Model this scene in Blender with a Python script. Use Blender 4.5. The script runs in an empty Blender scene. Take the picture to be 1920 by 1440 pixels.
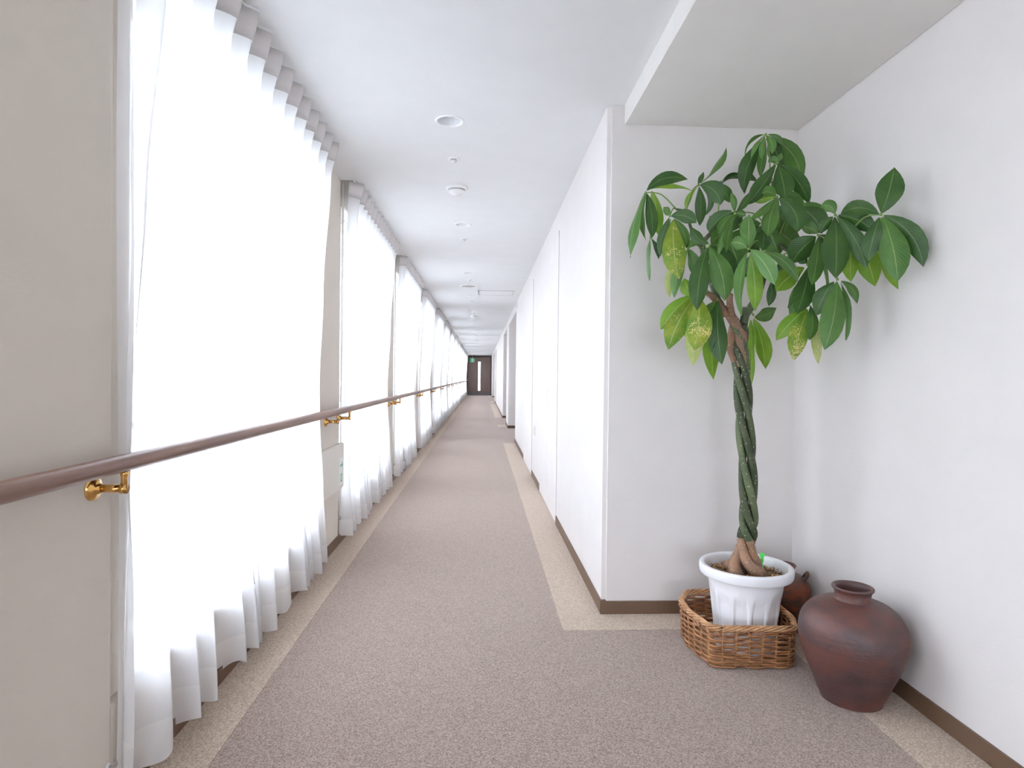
import bpy, bmesh, math, random
from mathutils import Vector, Matrix, noise

random.seed(7)
S = bpy.context.scene
COL = S.collection

# ------------------------------------------------------------------ camera
CAM_H, YAW, PITCH, ROLL = 1.117, 0.0491, -0.0112, 0.0113
cd = bpy.data.cameras.new('camera'); cam = bpy.data.objects.new('camera', cd); COL.objects.link(cam)
cd.sensor_width = 36.0; cd.lens = 1150 * 36.0 / 1920; cd.clip_start = 0.02; cd.clip_end = 300
fw = Vector((math.sin(YAW)*math.cos(PITCH), math.cos(YAW)*math.cos(PITCH), math.sin(PITCH)))
rt = Vector((math.cos(YAW), -math.sin(YAW), 0)); up = rt.cross(fw)
r2 = rt*math.cos(ROLL) + up*math.sin(ROLL); u2 = -rt*math.sin(ROLL) + up*math.cos(ROLL)
M = Matrix((r2, u2, -fw)).transposed().to_4x4(); M.translation = (0, 0, CAM_H)
cam.matrix_world = M
S.camera = cam

# ------------------------------------------------------------------ world: bright overcast sky
W = bpy.data.worlds.new('sky'); S.world = W; W.use_nodes = True
bg = W.node_tree.nodes['Background']
bg.inputs['Color'].default_value = (0.89, 0.94, 1.09, 1); bg.inputs['Strength'].default_value = 13.2
S.view_settings.view_transform = 'Standard'; S.view_settings.look = 'None'
S.view_settings.gamma = 1.0; S.view_settings.use_curve_mapping = False
S.view_settings.exposure = 0.0
S.cycles.max_bounces = 12; S.cycles.diffuse_bounces = 8; S.cycles.transparent_max_bounces = 16
S.cycles.transmission_bounces = 8; S.cycles.caustics_reflective = False
S.cycles.sample_clamp_indirect = 6.0

# ------------------------------------------------------------------ helpers
def mesh_obj(name, verts, faces, mat, parent=None, smooth=False, uvs=None):
    me = bpy.data.meshes.new(name); me.from_pydata([tuple(v) for v in verts], [], faces); me.update()
    if smooth: me.polygons.foreach_set('use_smooth', [True]*len(me.polygons))
    if uvs:
        uv = me.uv_layers.new(name='UVMap')
        for lp in me.loops: uv.data[lp.index].uv = uvs[lp.vertex_index]
    if mat: me.materials.append(mat)
    return link(name, me, parent)
def link(name, me, parent=None):
    o = bpy.data.objects.new(name, me); COL.objects.link(o)
    if parent: o.parent = parent
    return o
def empty(name, loc=(0, 0, 0)):
    o = bpy.data.objects.new(name, None); COL.objects.link(o); o.location = loc; o.empty_display_size = .05
    return o
def tag(o, label, cat, group=None):
    o['label'] = label; o['category'] = cat
    if group: o['group'] = group
    return o
def struct(o, label=None):
    o['kind'] = 'structure'
    if label: o['label'] = label
    return o
class MB:
    def __init__(s): s.v = []; s.f = []; s.uv = []
    def box(s, x0, x1, y0, y1, z0, z1):
        b = len(s.v)
        s.v += [(x0,y0,z0),(x1,y0,z0),(x1,y1,z0),(x0,y1,z0),(x0,y0,z1),(x1,y0,z1),(x1,y1,z1),(x0,y1,z1)]
        s.f += [(b,b+3,b+2,b+1),(b+4,b+5,b+6,b+7),(b,b+1,b+5,b+4),(b+1,b+2,b+6,b+5),(b+2,b+3,b+7,b+6),(b+3,b,b+4,b+7)]
        return s
    def quad(s, a, b, c, d):
        n = len(s.v); s.v += [a, b, c, d]; s.f.append((n, n+1, n+2, n+3)); return s
    def lathe(s, prof, cx=0, cy=0, cz=0, seg=32, ax='z'):
        b = len(s.v); n = len(prof)
        for i in range(seg):
            a = 2*math.pi*i/seg; c, q = math.cos(a), math.sin(a)
            for r, h in prof:
                if ax == 'z': s.v.append((cx+r*c, cy+r*q, cz+h))
                elif ax == 'x': s.v.append((cx+h, cy+r*c, cz+r*q))
                else: s.v.append((cx+r*c, cy+h, cz+r*q))
        for i in range(seg):
            j = (i+1) % seg
            for k in range(n-1):
                f = (b+i*n+k, b+j*n+k, b+j*n+k+1, b+i*n+k+1)
                s.f.append(f if ax != 'y' else f[::-1])
        return s
    def tube(s, pts, rad, seg=8, cap=True, closed=False):
        pts = [Vector(p) for p in pts]; n = len(pts); b = len(s.v)
        if not hasattr(rad, '__len__'): rad = [rad]*n
        prev = None
        for i, p in enumerate(pts):
            if closed: t = pts[(i+1) % n]-pts[i-1]
            else: t = pts[min(i+1, n-1)]-pts[max(i-1, 0)]
            t.normalize()
            if prev is None:
                q = Vector((0, 0, 1)) if abs(t.z) < .9 else Vector((1, 0, 0))
                nrm = (q - t*q.dot(t)).normalized()
            else: nrm = (prev - t*prev.dot(t)).normalized()
            prev = nrm; bn = t.cross(nrm)
            for k in range(seg):
                a = 2*math.pi*k/seg
                s.v.append(p + (nrm*math.cos(a)+bn*math.sin(a))*rad[i])
        rng = n if closed else n-1
        for i in range(rng):
            for k in range(seg):
                a0 = b+i*seg+k; a1 = b+i*seg+(k+1) % seg
                c0 = b+((i+1) % n)*seg+k; c1 = b+((i+1) % n)*seg+(k+1) % seg
                s.f.append((a0, a1, c1, c0))
        if cap and not closed:
            s.f.append(tuple(b+k for k in range(seg))[::-1]); s.f.append(tuple(b+(n-1)*seg+k for k in range(seg)))
        return s
    def build(s, name, mat, parent=None, smooth=False, bevel=0):
        o = mesh_obj(name, s.v, s.f, mat, parent, smooth)
        if bevel:
            bm = bmesh.new(); bm.from_mesh(o.data)
            bmesh.ops.bevel(bm, geom=bm.edges[:], offset=bevel, segments=2, affect='EDGES', clamp_overlap=True)
            bm.to_mesh(o.data); bm.free()
        return o
def smooth_path(pts, sub=6):
    pts = [Vector(p) for p in pts]; out = []
    for i in range(len(pts)-1):
        p0 = pts[max(i-1, 0)]; p1 = pts[i]; p2 = pts[i+1]; p3 = pts[min(i+2, len(pts)-1)]
        for k in range(sub):
            t = k/sub
            out.append(.5*((2*p1)+(p2-p0)*t+(2*p0-5*p1+4*p2-p3)*t*t+(3*p1-p0-3*p2+p3)*t**3))
    out.append(pts[-1]); return out
def lerp(a, b, t): return a+(b-a)*t
def interp(tab, x):
    if x <= tab[0][0]: return tab[0][1]
    for (a, p), (b, q) in zip(tab, tab[1:]):
        if x <= b:
            t = (x-a)/(b-a); t = t*t*(3-2*t); return p+(q-p)*t
    return tab[-1][1]

# ------------------------------------------------------------------ materials
def mat(name, col, rough=.6, metal=0, spec=.5):
    m = bpy.data.materials.new(name); m.use_nodes = True
    b = m.node_tree.nodes['Principled BSDF']
    b.inputs['Base Color'].default_value = (*col, 1); b.inputs['Roughness'].default_value = rough
    b.inputs['Metallic'].default_value = metal; b.inputs['Specular IOR Level'].default_value = spec
    return m
def nd(m, typ, **kw):
    n = m.node_tree.nodes.new(typ)
    for k, v in kw.items(): setattr(n, k, v)
    return n
def lk(m, a, b): m.node_tree.links.new(a, b)
def coords(m, kind='Object', scale=(1, 1, 1)):
    t = nd(m, 'ShaderNodeTexCoord'); mp = nd(m, 'ShaderNodeMapping'); mp.inputs['Scale'].default_value = scale
    lk(m, t.outputs[kind], mp.inputs['Vector']); return mp.outputs['Vector']
def ramp(m, fac, stops):
    r = nd(m, 'ShaderNodeValToRGB'); e = r.color_ramp.elements
    while len(e) < len(stops): e.new(.5)
    for el, (p, c) in zip(e, stops): el.position = p; el.color = (*c, 1)
    lk(m, fac, r.inputs['Fac']); return r.outputs['Color']
def noise_tex(m, vec, scale, detail=4, rough=.5):
    n = nd(m, 'ShaderNodeTexNoise'); n.inputs['Scale'].default_value = scale
    n.inputs['Detail'].default_value = detail; n.inputs['Roughness'].default_value = rough
    lk(m, vec, n.inputs['Vector']); return n.outputs['Fac']
def bump(m, h, strength=.2, dist=.002):
    b = nd(m, 'ShaderNodeBump'); b.inputs['Strength'].default_value = strength; b.inputs['Distance'].default_value = dist
    lk(m, h, b.inputs['Height']); lk(m, b.outputs['Normal'], m.node_tree.nodes['Principled BSDF'].inputs['Normal'])
def base(m): return m.node_tree.nodes['Principled BSDF'].inputs['Base Color']

def wallpaper(name, col):
    m = mat(name, col, .75, spec=.25)
    v = coords(m, 'Object', (90, 90, 420)); h = noise_tex(m, v, 1.0, 3, .6); bump(m, h, .25, .002)
    v2 = coords(m, 'Object', (3, 3, 3)); f = noise_tex(m, v2, 2.0, 3)
    lk(m, ramp(m, f, [(.3, tuple(c*.985 for c in col)), (.7, tuple(min(1, c*1.015) for c in col))]), base(m))
    return m
m_wall = wallpaper('wallpaper_offwhite', (.715, .678, .655))
m_soffit = wallpaper('soffit_offwhite', (.715, .69, .655))
m_wall_cream = wallpaper('wallpaper_cream', (.70, .645, .575))
m_ceil = wallpaper('ceiling_white', (.72, .72, .715))
m_base = mat('baseboard_brown', (.13, .075, .045), .45)
def carpet(name, a, b):
    m = mat(name, a, .95, spec=.1)
    m.node_tree.nodes['Principled BSDF'].inputs['Sheen Weight'].default_value = .40; m.node_tree.nodes['Principled BSDF'].inputs['Sheen Tint'].default_value = (1, .88, .80, 1); m.node_tree.nodes['Principled BSDF'].inputs['Sheen Roughness'].default_value = .5
    v = coords(m, 'Object', (1, 1, 1))
    vo = nd(m, 'ShaderNodeTexVoronoi'); vo.inputs['Scale'].default_value = 300; lk(m, v, vo.inputs['Vector']); sv = nd(m, 'ShaderNodeSeparateColor'); lk(m, vo.outputs['Color'], sv.inputs[0]); f = sv.outputs[0]; g = noise_tex(m, v, 5, 4, .6)
    mx = nd(m, 'ShaderNodeMath', operation='MULTIPLY_ADD'); mx.inputs[1].default_value = .10; lk(m, g, mx.inputs[0]); 
    s2 = nd(m, 'ShaderNodeMath', operation='MULTIPLY'); s2.inputs[1].default_value = .90; lk(m, f, s2.inputs[0]); lk(m, s2.outputs[0], mx.inputs[2])
    lk(m, ramp(m, mx.outputs[0], [(.08, a), (.92, b)]), base(m))
    bump(m, f, .35, .003); return m
m_carpet = carpet('carpet_field_taupe', (.135, .096, .078), (.355, .276, .235))
m_border = carpet('carpet_border_beige', (.25, .19, .14), (.52, .42, .33))

def fabric(name, col, transp, transl):
    m = bpy.data.materials.new(name); m.use_nodes = True; nt = m.node_tree; nt.nodes.clear()
    out = nd(m, 'ShaderNodeOutputMaterial'); d = nd(m, 'ShaderNodeBsdfDiffuse'); t = nd(m, 'ShaderNodeBsdfTranslucent'); tr = nd(m, 'ShaderNodeBsdfTransparent')
    for n in (d, t): n.inputs['Color'].default_value = (*col, 1)
    a = nd(m, 'ShaderNodeMixShader'); a.inputs[0].default_value = transl; lk(m, d.outputs[0], a.inputs[1]); lk(m, t.outputs[0], a.inputs[2])
    b = nd(m, 'ShaderNodeMixShader'); b.inputs[0].default_value = transp; lk(m, a.outputs[0], b.inputs[1]); lk(m, tr.outputs[0], b.inputs[2])
    lk(m, b.outputs[0], out.inputs['Surface']); return m
m_sheer = fabric('sheer_voile', (.93, .93, .94), .16, .52)
m_hem = fabric('sheer_hem_doubled', (.90, .89, .89), .04, .42)
m_header = fabric('header_tape_grey', (.86, .83, .82), .0, .32)
m_frame = mat('window_aluminium_white', (.80, .80, .80), .4)
def glass_mat(name):
    m = bpy.data.materials.new(name); m.use_nodes = True; m.node_tree.nodes.clear()
    out = nd(m, 'ShaderNodeOutputMaterial'); g = nd(m, 'ShaderNodeBsdfGlossy'); t = nd(m, 'ShaderNodeBsdfTransparent')
    g.inputs['Roughness'].default_value = .02; t.inputs['Color'].default_value = (.96, .98, .97, 1)
    lw = nd(m, 'ShaderNodeLayerWeight'); lw.inputs['Blend'].default_value = .5
    pw = nd(m, 'ShaderNodeMath', operation='POWER'); pw.inputs[1].default_value = 5; lk(m, lw.outputs['Facing'], pw.inputs[0])
    fr = nd(m, 'ShaderNodeMath', operation='MULTIPLY_ADD'); fr.inputs[1].default_value = .9; fr.inputs[2].default_value = .04; lk(m, pw.outputs[0], fr.inputs[0])
    mx = nd(m, 'ShaderNodeMixShader'); lk(m, fr.outputs[0], mx.inputs[0]); lk(m, t.outputs[0], mx.inputs[1]); lk(m, g.outputs[0], mx.inputs[2])
    lk(m, mx.outputs[0], out.inputs['Surface']); return m
m_glass = glass_mat('window_glass')
m_brass = mat('brass', (.68, .40, .13), .2, 1.0)
m_white = mat('white_plastic', (.82, .82, .80), .4)
m_nozzle = mat('nozzle_pale_metal', (.72, .71, .70), .4, .1)
m_grey = mat('grey_plastic', (.35, .34, .33), .5)
m_chrome = mat('reflector_metal', (.84, .85, .87), .4, .15)
m_cream = wallpaper('panel_cream', (.80, .77, .71))
def wood(name, a, b, scale=(1, 1, 1)):
    m = mat(name, a, .35)
    v = coords(m, 'Object', scale); f = noise_tex(m, v, 1.0, 5, .65)
    lk(m, ramp(m, f, [(.3, a), (.7, b)]), base(m)); bump(m, f, .1, .001); return m
m_rail = wood('handrail_wood', (.10, .045, .03), (.27, .145, .10), (60, 2.2, 60))
m_door = wood('door_brown_wood', (.15, .098, .078), (.21, .142, .115), (30, 30, 1.5))  # door, frame and kick plate colours lightened to carry far-end haze
m_dkframe = mat('door_frame_dark', (.10, .075, .068), .5)
m_kick = mat('kick_plate_grey', (.17, .15, .165), .4)
m_green = mat('sign_green', (.02, .36, .18), .4)
m_signw = mat('sign_white', (.85, .88, .86), .4)
m_black = mat('dark_gap', (.05, .045, .04), .8)

# ================================================================== THE SETTING
XL, XR, XN, YC, YE, YB = -.94, .579, 1.4976, 2.8696, 37.17, -6.5
XB, ZB, H = .6565, 2.311, 2.40
PITCHY, E0, OPEN = 2.485, 1.615, 1.90
BAYS = list(range(-3, 14))                      # window bays along the left wall; negative ones unseen, added for light
edge = lambda k: E0 + PITCHY*k
SILL, HEAD = .29, 2.25

# floor with carpet borders
fl = struct(MB().box(-1.14, 1.9, YB-.1, YE+.3, -.12, 0).build('floor', m_carpet))
def border(x0, x1, y0, y1): MB().box(x0, x1, y0, y1, 0, .0015).build('carpet_border', m_border, fl)
border(XL, -.765, YB, YE)
border(.37, XR, 2.68, 10.34); border(XR, XN, 2.68, YC); border(1.29, XN, YB, 2.68)
border(.37, XR, 13.55, 14.4); border(.37, XR, 16.7, 25.1); border(.37, XR, 26.5, 28.0); border(.37, XR, 33.9, YE)

# outside ground beyond the windows
struct(MB().box(-70, 70, -70, 100, -3.7, -3.5).build('ground', mat('pale_paving', (.42, .43, .43), .9)))

# left wall: piers, breast walls and lintels
m = MB()
ys = YB-.1
for k in BAYS:
    e = edge(k)
    m.box(-1.14, XL, ys, e, -.02, 2.56)                       # pier before the bay
    m.box(-1.14, XL-.005, e, e+OPEN, -.02, SILL-.03)          # breast under the sill
    m.box(-1.14, -.962, e, e+.115, SILL-.03, HEAD)            # near jamb
    m.box(-1.14, XL-.005, e, e+OPEN, HEAD, 2.56)              # lintel
    ys = e+OPEN
m.box(-1.14, XL, ys, YE+.3, -.02, 2.56)
wl = struct(m.build('wall_left', m_wall_cream))
bv = wl.modifiers.new('bevel', 'BEVEL'); bv.width = .012; bv.segments = 3; bv.limit_method = 'ANGLE'
m = MB().box(XL, XL+.012, YB, YE, 0.0015, .06)
struct(m.build('baseboard_left', m_base))

# right side: wall blocks between the door alcoves
segs = [(YC, 10.55), (13.35, 14.5), (16.7, 25.2), (26.4, 28.1), (33.8, YE+.3)]
alc = [(10.55, 13.35), (14.5, 16.7), (25.2, 26.4), (28.1, 33.8)]
m = MB()
for a, b in segs: m.box(XR, 1.75, a, b, -.02, 2.56)
for a, b in alc:
    m.box(XR, 1.75, a, b, 2.25, 2.56); m.box(1.45, 1.75, a, b, -.02, 2.25)
wr = struct(m.build('wall_right', m_wall))
bm = bmesh.new(); bm.from_mesh(wr.data)
vert = [e for e in bm.edges if abs(e.verts[0].co.x-XR) < 1e-4 and abs(e.verts[1].co.x-XR) < 1e-4 and abs(e.verts[0].co.y-e.verts[1].co.y) < 1e-4]
bmesh.ops.bevel(bm, geom=vert, offset=.02, segments=4, affect='EDGES'); bm.to_mesh(wr.data); bm.free()
struct(MB().box(XN, 1.9, YB-.1, YC+.02, -.02, 2.56).build('wall_niche', m_wall))
ADDED_WIN = (-.85, 1.42, .10, 2.30)                     # unseen bare window added behind the camera to light the niche wall
m = MB(); y0, y1 = YB-.15, YB
m.box(-1.14, ADDED_WIN[0], y0, y1, -.02, 2.56); m.box(ADDED_WIN[1], 1.9, y0, y1, -.02, 2.56)
m.box(ADDED_WIN[0], ADDED_WIN[1], y0, y1, -.02, ADDED_WIN[2]); m.box(ADDED_WIN[0], ADDED_WIN[1], y0, y1, ADDED_WIN[3], 2.56)
struct(m.build('wall_back', m_wall))
# baseboards
n = [0]
def basebd(nm, x0, x1, y0, y1): return struct(MB().box(x0, x1, y0, y1, .0015, .062).build(nm, m_base))
bb = MB()
bb.box(XR-.008, XR+.03, YC-.008, 4.65, .0015, .062)
bb.box(XR-.008, XR+.01, 5.99, 6.95, .0015, .062); bb.box(XR-.008, XR+.01, 8.30, 10.56, .0015, .062)
for a, b in segs[1:]:
    bb.box(XR-.008, XR+.01, a-.008, b, .0015, .062); bb.box(XR-.008, 1.45, a-.010, a+.01, .0015, .062)
struct(bb.build('baseboard_right', m_base))
bn = MB().box(XR-.008, XN, YC-.009, YC, .0015, .062).build('baseboard_niche_back', m_base); struct(bn)
basebd('baseboard_niche', XN-.009, XN, YB, YC-.009)

# ceiling with a curtain slot at each bay and a round hole at each downlight
DL_X, DL_R = -.176, .062
DL_Y = [3.11, 5.21, 7.63, 9.67, 11.72, 13.9, 16.0, 18.1, 20.2, 22.4]
m = MB()
c0, c1 = DL_X-.11, DL_X+.11
m.quad((-.84, YB, H), (-.84, YE, H), (c0, YE, H), (c0, YB, H))
m.quad((c1, YB, H), (c1, YE, H), (XB+.02, YE, H), (XB+.02, YB, H))
y = YB
for dy in DL_Y:
    m.quad((c0, y, H), (c0, dy-.11, H), (c1, dy-.11, H), (c1, y, H))
    N = 32; b0 = len(m.v)
    for i in range(N):
        a = 2*math.pi*(i+.5)/N; c, s = math.cos(a), math.sin(a); q = .11/max(abs(c), abs(s))
        m.v.append((DL_X+c*DL_R, dy+s*DL_R, H)); m.v.append((DL_X+c*q, dy+s*q, H))
    for i in range(N):
        j = (i+1) % N; m.f.append((b0+2*i, b0+2*j, b0+2*j+1, b0+2*i+1))
    for sx in (-1, 1):
        for sy in (-1, 1):
            a = [i for i in range(N)]
            i = min(a, key=lambda i: abs(m.v[b0+2*i+1][0]-DL_X-sx*.11)+abs(m.v[b0+2*i+1][1]-dy-sy*.11))
            o_ = sorted(a, key=lambda i: (m.v[b0+2*i+1][0]-DL_X-sx*.11)**2+(m.v[b0+2*i+1][1]-dy-sy*.11)**2)[:2]
            k = len(m.v); m.v.append((DL_X+sx*.11, dy+sy*.11, H)); m.f.append((k, b0+2*o_[0]+1, b0+2*o_[1]+1))
    y = dy+.11
m.quad((c0, y, H), (c0, YE, H), (c1, YE, H), (c1, y, H))
ys = YB
for k in BAYS:
    e = edge(k)
    m.box(XL-.02, -.84, ys, e, H, 2.52); ys = e+OPEN
m.box(XL-.02, -.84, ys, YE, H, 2.52)
m.box(-.84, -.83, YB, YE, H+.0005, 2.52)
m.box(-1.14, 1.9, YB-.1, YE+.3, 2.52, 2.62)
ce = struct(m.build('ceiling', m_ceil))
# dropped soffit over the niche
sf = struct(MB().box(XB, XN, YB, YC, ZB, 2.52).build('trim_1', m_soffit), 'dropped white ceiling soffit above the plant niche')
sf.modifiers.new('bevel', 'BEVEL').width = .004

# windows, one per bay
def window_meshes():
    d = {}
    f = MB(); X0, X1 = -1.075, -1.02
    f.box(X0, X1, .115, .165, SILL, HEAD); f.box(X0, X1, OPEN-.05, OPEN, SILL, HEAD)
    f.box(X0, X1, .165, OPEN-.05, SILL, SILL+.05); f.box(X0, X1, .165, OPEN-.05, HEAD-.05, HEAD)
    d['window_frame'] = (f, m_frame)
    d['mullion'] = (MB().box(-1.07, -1.025, OPEN/2-.025, OPEN/2+.025, SILL+.05, HEAD-.05), m_frame)
    d['pane'] = (MB().box(-1.052, -1.046, .16, OPEN/2-.02, SILL+.045, HEAD-.045), m_glass)
    d['pane2'] = (MB().box(-1.052, -1.046, OPEN/2+.02, OPEN-.045, SILL+.045, HEAD-.045), m_glass)
    d['window_sill'] = (MB().box(-1.075, XL-.004, .115, OPEN, SILL-.03, SILL), m_frame)
    h = MB(); h.box(-1.02, -.985, .205, .225, .955, .975); h.box(-.99, -.975, .208, .222, .93, 1.04)
    d['handle'] = (h, m_frame)
    return d
wm = None
for i, k in enumerate(BAYS):
    w = empty('window_%d' % (i+1), (0, edge(k), 0)); w['kind'] = 'structure'
    if wm is None:
        wm = {}
        for nm, (mb, mm) in window_meshes().items():
            o = mb.build(nm.rstrip('2'), mm, w); wm[nm] = o.data
    else:
        for nm, me in wm.items(): link(nm.rstrip('2'), me, w)

w = empty('window_%d' % (len(BAYS)+1), ((ADDED_WIN[0]+ADDED_WIN[1])/2, YB-.1, 0)); w['kind'] = 'structure'  # window added out of view, throws frontal light on the niche
hw = (ADDED_WIN[1]-ADDED_WIN[0])/2
m = MB(); m.box(-hw, -hw+.05, 0, .05, ADDED_WIN[2], ADDED_WIN[3]); m.box(hw-.05, hw, 0, .05, ADDED_WIN[2], ADDED_WIN[3]); m.box(-.025, .025, 0, .05, ADDED_WIN[2], ADDED_WIN[3])
m.box(-hw+.05, hw-.05, 0, .05, ADDED_WIN[2], ADDED_WIN[2]+.05); m.box(-hw+.05, hw-.05, 0, .05, ADDED_WIN[3]-.05, ADDED_WIN[3]); m.build('window_frame', m_frame, w)
MB().box(-hw+.04, hw-.04, .02, .026, ADDED_WIN[2]+.04, ADDED_WIN[3]-.04).build('pane', m_glass, w)
# end wall with the brown door
m = MB()
m.box(-1.14, -.26, YE, YE+.12, 0, 2.52); m.box(-.05, 1.9, YE, YE+.12, 0, 2.52)
m.box(-.26, -.05, YE, YE+.12, 0, .27); m.box(-.26, -.05, YE, YE+.12, 2.03, 2.52)
struct(m.build('wall_end', m_dkframe))
d = struct(empty('door_1', (-.15, YE, 0)), 'dark brown wooden door with a tall narrow window at the corridor end')
dx, dy_ = .15, -YE
def dpart(nm, mb, mm, bevel=0):
    mb.v = [(x+dx, y+dy_, z) for x, y, z in mb.v]; return mb.build(nm, mm, d, bevel=bevel)
m = MB(); m.box(XL+.01, -.86, YE-.05, YE, .0, 2.39); m.box(.51, XR-.01, YE-.05, YE, .0, 2.39); m.box(-.86, .51, YE-.05, YE, 2.30, 2.39)
dpart('door_frame', m, m_dkframe)
m = MB(); m.box(-.85, -.225, YE-.04, YE, .16, 2.29); m.box(-.10, .245, YE-.04, YE, .16, 2.29)
m.box(-.225, -.10, YE-.04, YE, .16, .29); m.box(-.225, -.10, YE-.04, YE, 2.02, 2.29)
dpart('door_leaf', m, m_door)
dpart('side_leaf', MB().box(.255, .50, YE-.035, YE, .16, 2.29), m_door)
dpart('pane', MB().box(-.225, -.10, YE-.02, YE-.014, .29, 2.02), m_glass)
dpart('kick_plate', MB().box(-.85, .50, YE-.045, YE-.001, .002, .15), m_kick)
dpart('handle', MB().tube([(-.30, YE-.04, .98), (-.30, YE-.09, .98), (-.30, YE-.09, 1.12), (-.30, YE-.04, 1.12)], .012, 8), m_brass)

# flush double doors in the right wall
for i, (a, b) in enumerate([(4.65, 5.99), (6.97, 8.29)]):
    d2 = struct(empty('door_%d' % (i+2), (XR, (a+b)/2, 0)), 'flush white double cupboard doors in the right wall')
    mid = (b-a)/2
    for s0, s1 in ((-mid+.003, -.002), (.002, mid-.003)):
        lf_ = MB().box(-.007, .0, s0, s1, .008, 2.235).build('door_leaf', m_wall, d2)
        if s0 < 0:
            MB().box(-.011, -.006, -.022, -.008, 0.88, 1.02).build('pull_handle', m_nozzle, lf_)
# room doors inside the alcoves
for i, (a, b) in enumerate(alc):
    d3 = struct(empty('door_%d' % (i+4), (1.45, (a+b)/2, 0)), 'brown room door inside a wall alcove')
    MB().box(-.03, 0, -.5, .5, 0, 2.12).build('door_frame', m_dkframe, d3)
    q = MB().box(-.045, -.03, -.42, .42, .01, 2.05).build('door_leaf', m_door, d3)
    MB().tube([(-.04, .36, 1), (-.1, .36, 1), (-.1, .25, 1)], .01, 8).build('handle', m_brass, q)

# ================================================================== CURTAINS
def xcen(z): return interp([(.04, -.897), (.5, -.912), (.86, -.922), (1.0, -.922), (1.6, -.900), (2.2, -.868), (2.4, -.842)], z)
def xamp(z): return interp([(.04, .074), (.5, .05), (.86, .030), (1.0, .030), (1.6, .042), (2.2, .055), (2.4, .084)], z)
def curtain_xy(u, z, y0, y1, n, ph, flare0, flare1):
    low = 1-min(1, max(0, (z-.04)/2.3))
    warp = low*(.55*math.sin(u*5.3+ph)+.35*math.sin(u*11.7+2*ph))
    t = u*n + warp
    f = t - math.floor(t)
    ridge = 1-abs(2*f-1)**1.35
    soft = .5-.5*math.cos(2*math.pi*f)
    s = lerp(ridge, soft, min(1, low*3))
    amp = xamp(z)*(1+low*.25*math.sin(math.floor(t)*2.4+ph*3))
    x = xcen(z) + amp*(s-.5) + low*.006*math.sin(t*9+ph)
    yy = lerp(y0-flare0*low**1.5, y1+flare1*low**1.5, u) + low*.022*math.sin(2*math.pi*f*1+.6)*min(1, u*9, (1-u)*9)
    return max(-.9385, x), yy
def sheet(y0, y1, n, ph, f0, f1, z0, z1, nz, res, off=0):
    nu = n*res; v = []; fc = []
    for j in range(nz+1):
        z = lerp(z0, z1, j/nz)
        for i in range(nu+1):
            x, y = curtain_xy(i/nu, z, y0, y1, n, ph, f0, f1)
            zz = z
            if z0 < .06 and j == 0: zz = z + .008*math.sin(i*.37+ph)
            v.append((x+off, y, zz))
    w = nu+1
    for j in range(nz):
        for i in range(nu): fc.append((j*w+i, j*w+i+1, (j+1)*w+i+1, (j+1)*w+i))
    return v, fc
cache = {}
ORD = ['nearest', 'second', 'third', 'fourth', 'fifth', 'sixth', 'seventh', 'eighth', 'ninth', 'tenth', 'eleventh', 'twelfth', 'thirteenth', 'fourteenth']
def curtain_panel(k, half):
    e = edge(k); near = k in (0, 1)
    key = (half, 'n%d' % k if near else k % 3)
    if key not in cache:
        ph = .9+half*2.1+(k % 3)*1.3
        y0, y1, n, f0, f1 = (.0, .938, 7, -.01, .0) if half == 0 else (.944, 1.885, 7, .0, .13 if k != 0 else .20)
        res = 14 if near else 8; nz = 44 if near else 20
        b = sheet(y0, y1, n, ph, f0, f1, .15, 2.385, nz, res)
        h = sheet(y0, y1, n, ph, f0, f1, .045, .15, 3, res)
        t = sheet(y0, y1, n, ph, f0, f1, 2.292, 2.392, 3, res, .003)
        t2 = sheet(y0, y1, n, ph, f0, f1, 2.392, 2.292, 3, res, -.002)
        nb = len(t[0]); w = n*res+1
        tv = t[0]+t2[0]; tf = t[1]+[tuple(i+nb for i in q) for q in t2[1]]
        for i in range(w-1):
            tf.append((i, i+1, nb+3*w+i+1, nb+3*w+i)); tf.append((3*w+i, 3*w+i+1, nb+i+1, nb+i))
        cache[key] = dict(b=b, h=h, t=(tv, tf))
    c = cache[key]
    o = None
    if 'ob' in c:
        o = link('sheer_curtain', c['ob']); link('hem', c['oh'], o); link('header_tape', c['ot'], o)
        if half == 0: link('return_edge', cache['ret'], o)
    else:
        o = mesh_obj('sheer_curtain', *c['b'], m_sheer, smooth=True); c['ob'] = o.data
        q = mesh_obj('hem', *c['h'], m_hem, o, smooth=True); c['oh'] = q.data
        q = mesh_obj('header_tape', *c['t'], m_header, o, smooth=True); c['ot'] = q.data
        if half == 0:
            if 'ret' in cache: link('return_edge', cache['ret'], o)
            else:
                v = []; fc = []; nz, nu = 24, 8
                for j in range(nz+1):
                    z = lerp(.03, 2.385, j/nz); low = 1-j/nz
                    for i in range(nu+1):
                        u = i/nu
                        v.append((lerp(-.934, -.950, u)+.008*math.sin(u*math.pi)+.004*math.sin(z*3+u*4), lerp(.006, .108-.065*low**3, u)+.004*math.sin(z*2.2), z))
                for j in range(nz):
                    for i in range(nu): a = j*(nu+1)+i; fc.append((a, a+1, a+nu+2, a+nu+1))
                q = mesh_obj('return_edge', v, fc, m_hem, o, smooth=True); cache['ret'] = q.data
    o.location = (0, e, 0)
    side = 'near' if half == 0 else 'far'
    if k < 0: lab = 'white sheer pleated curtain, %s half of the pair at the %s unseen window added behind the camera' % (side, ORD[-1-k])
    else: lab = 'white sheer pleated curtain, %s half of the pair at the %s window along the corridor' % (side, ORD[k])
    tag(o, lab, 'curtain', 'sheer curtains along the window wall')
for k in BAYS:
    for half in (0, 1): curtain_panel(k, half)
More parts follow.
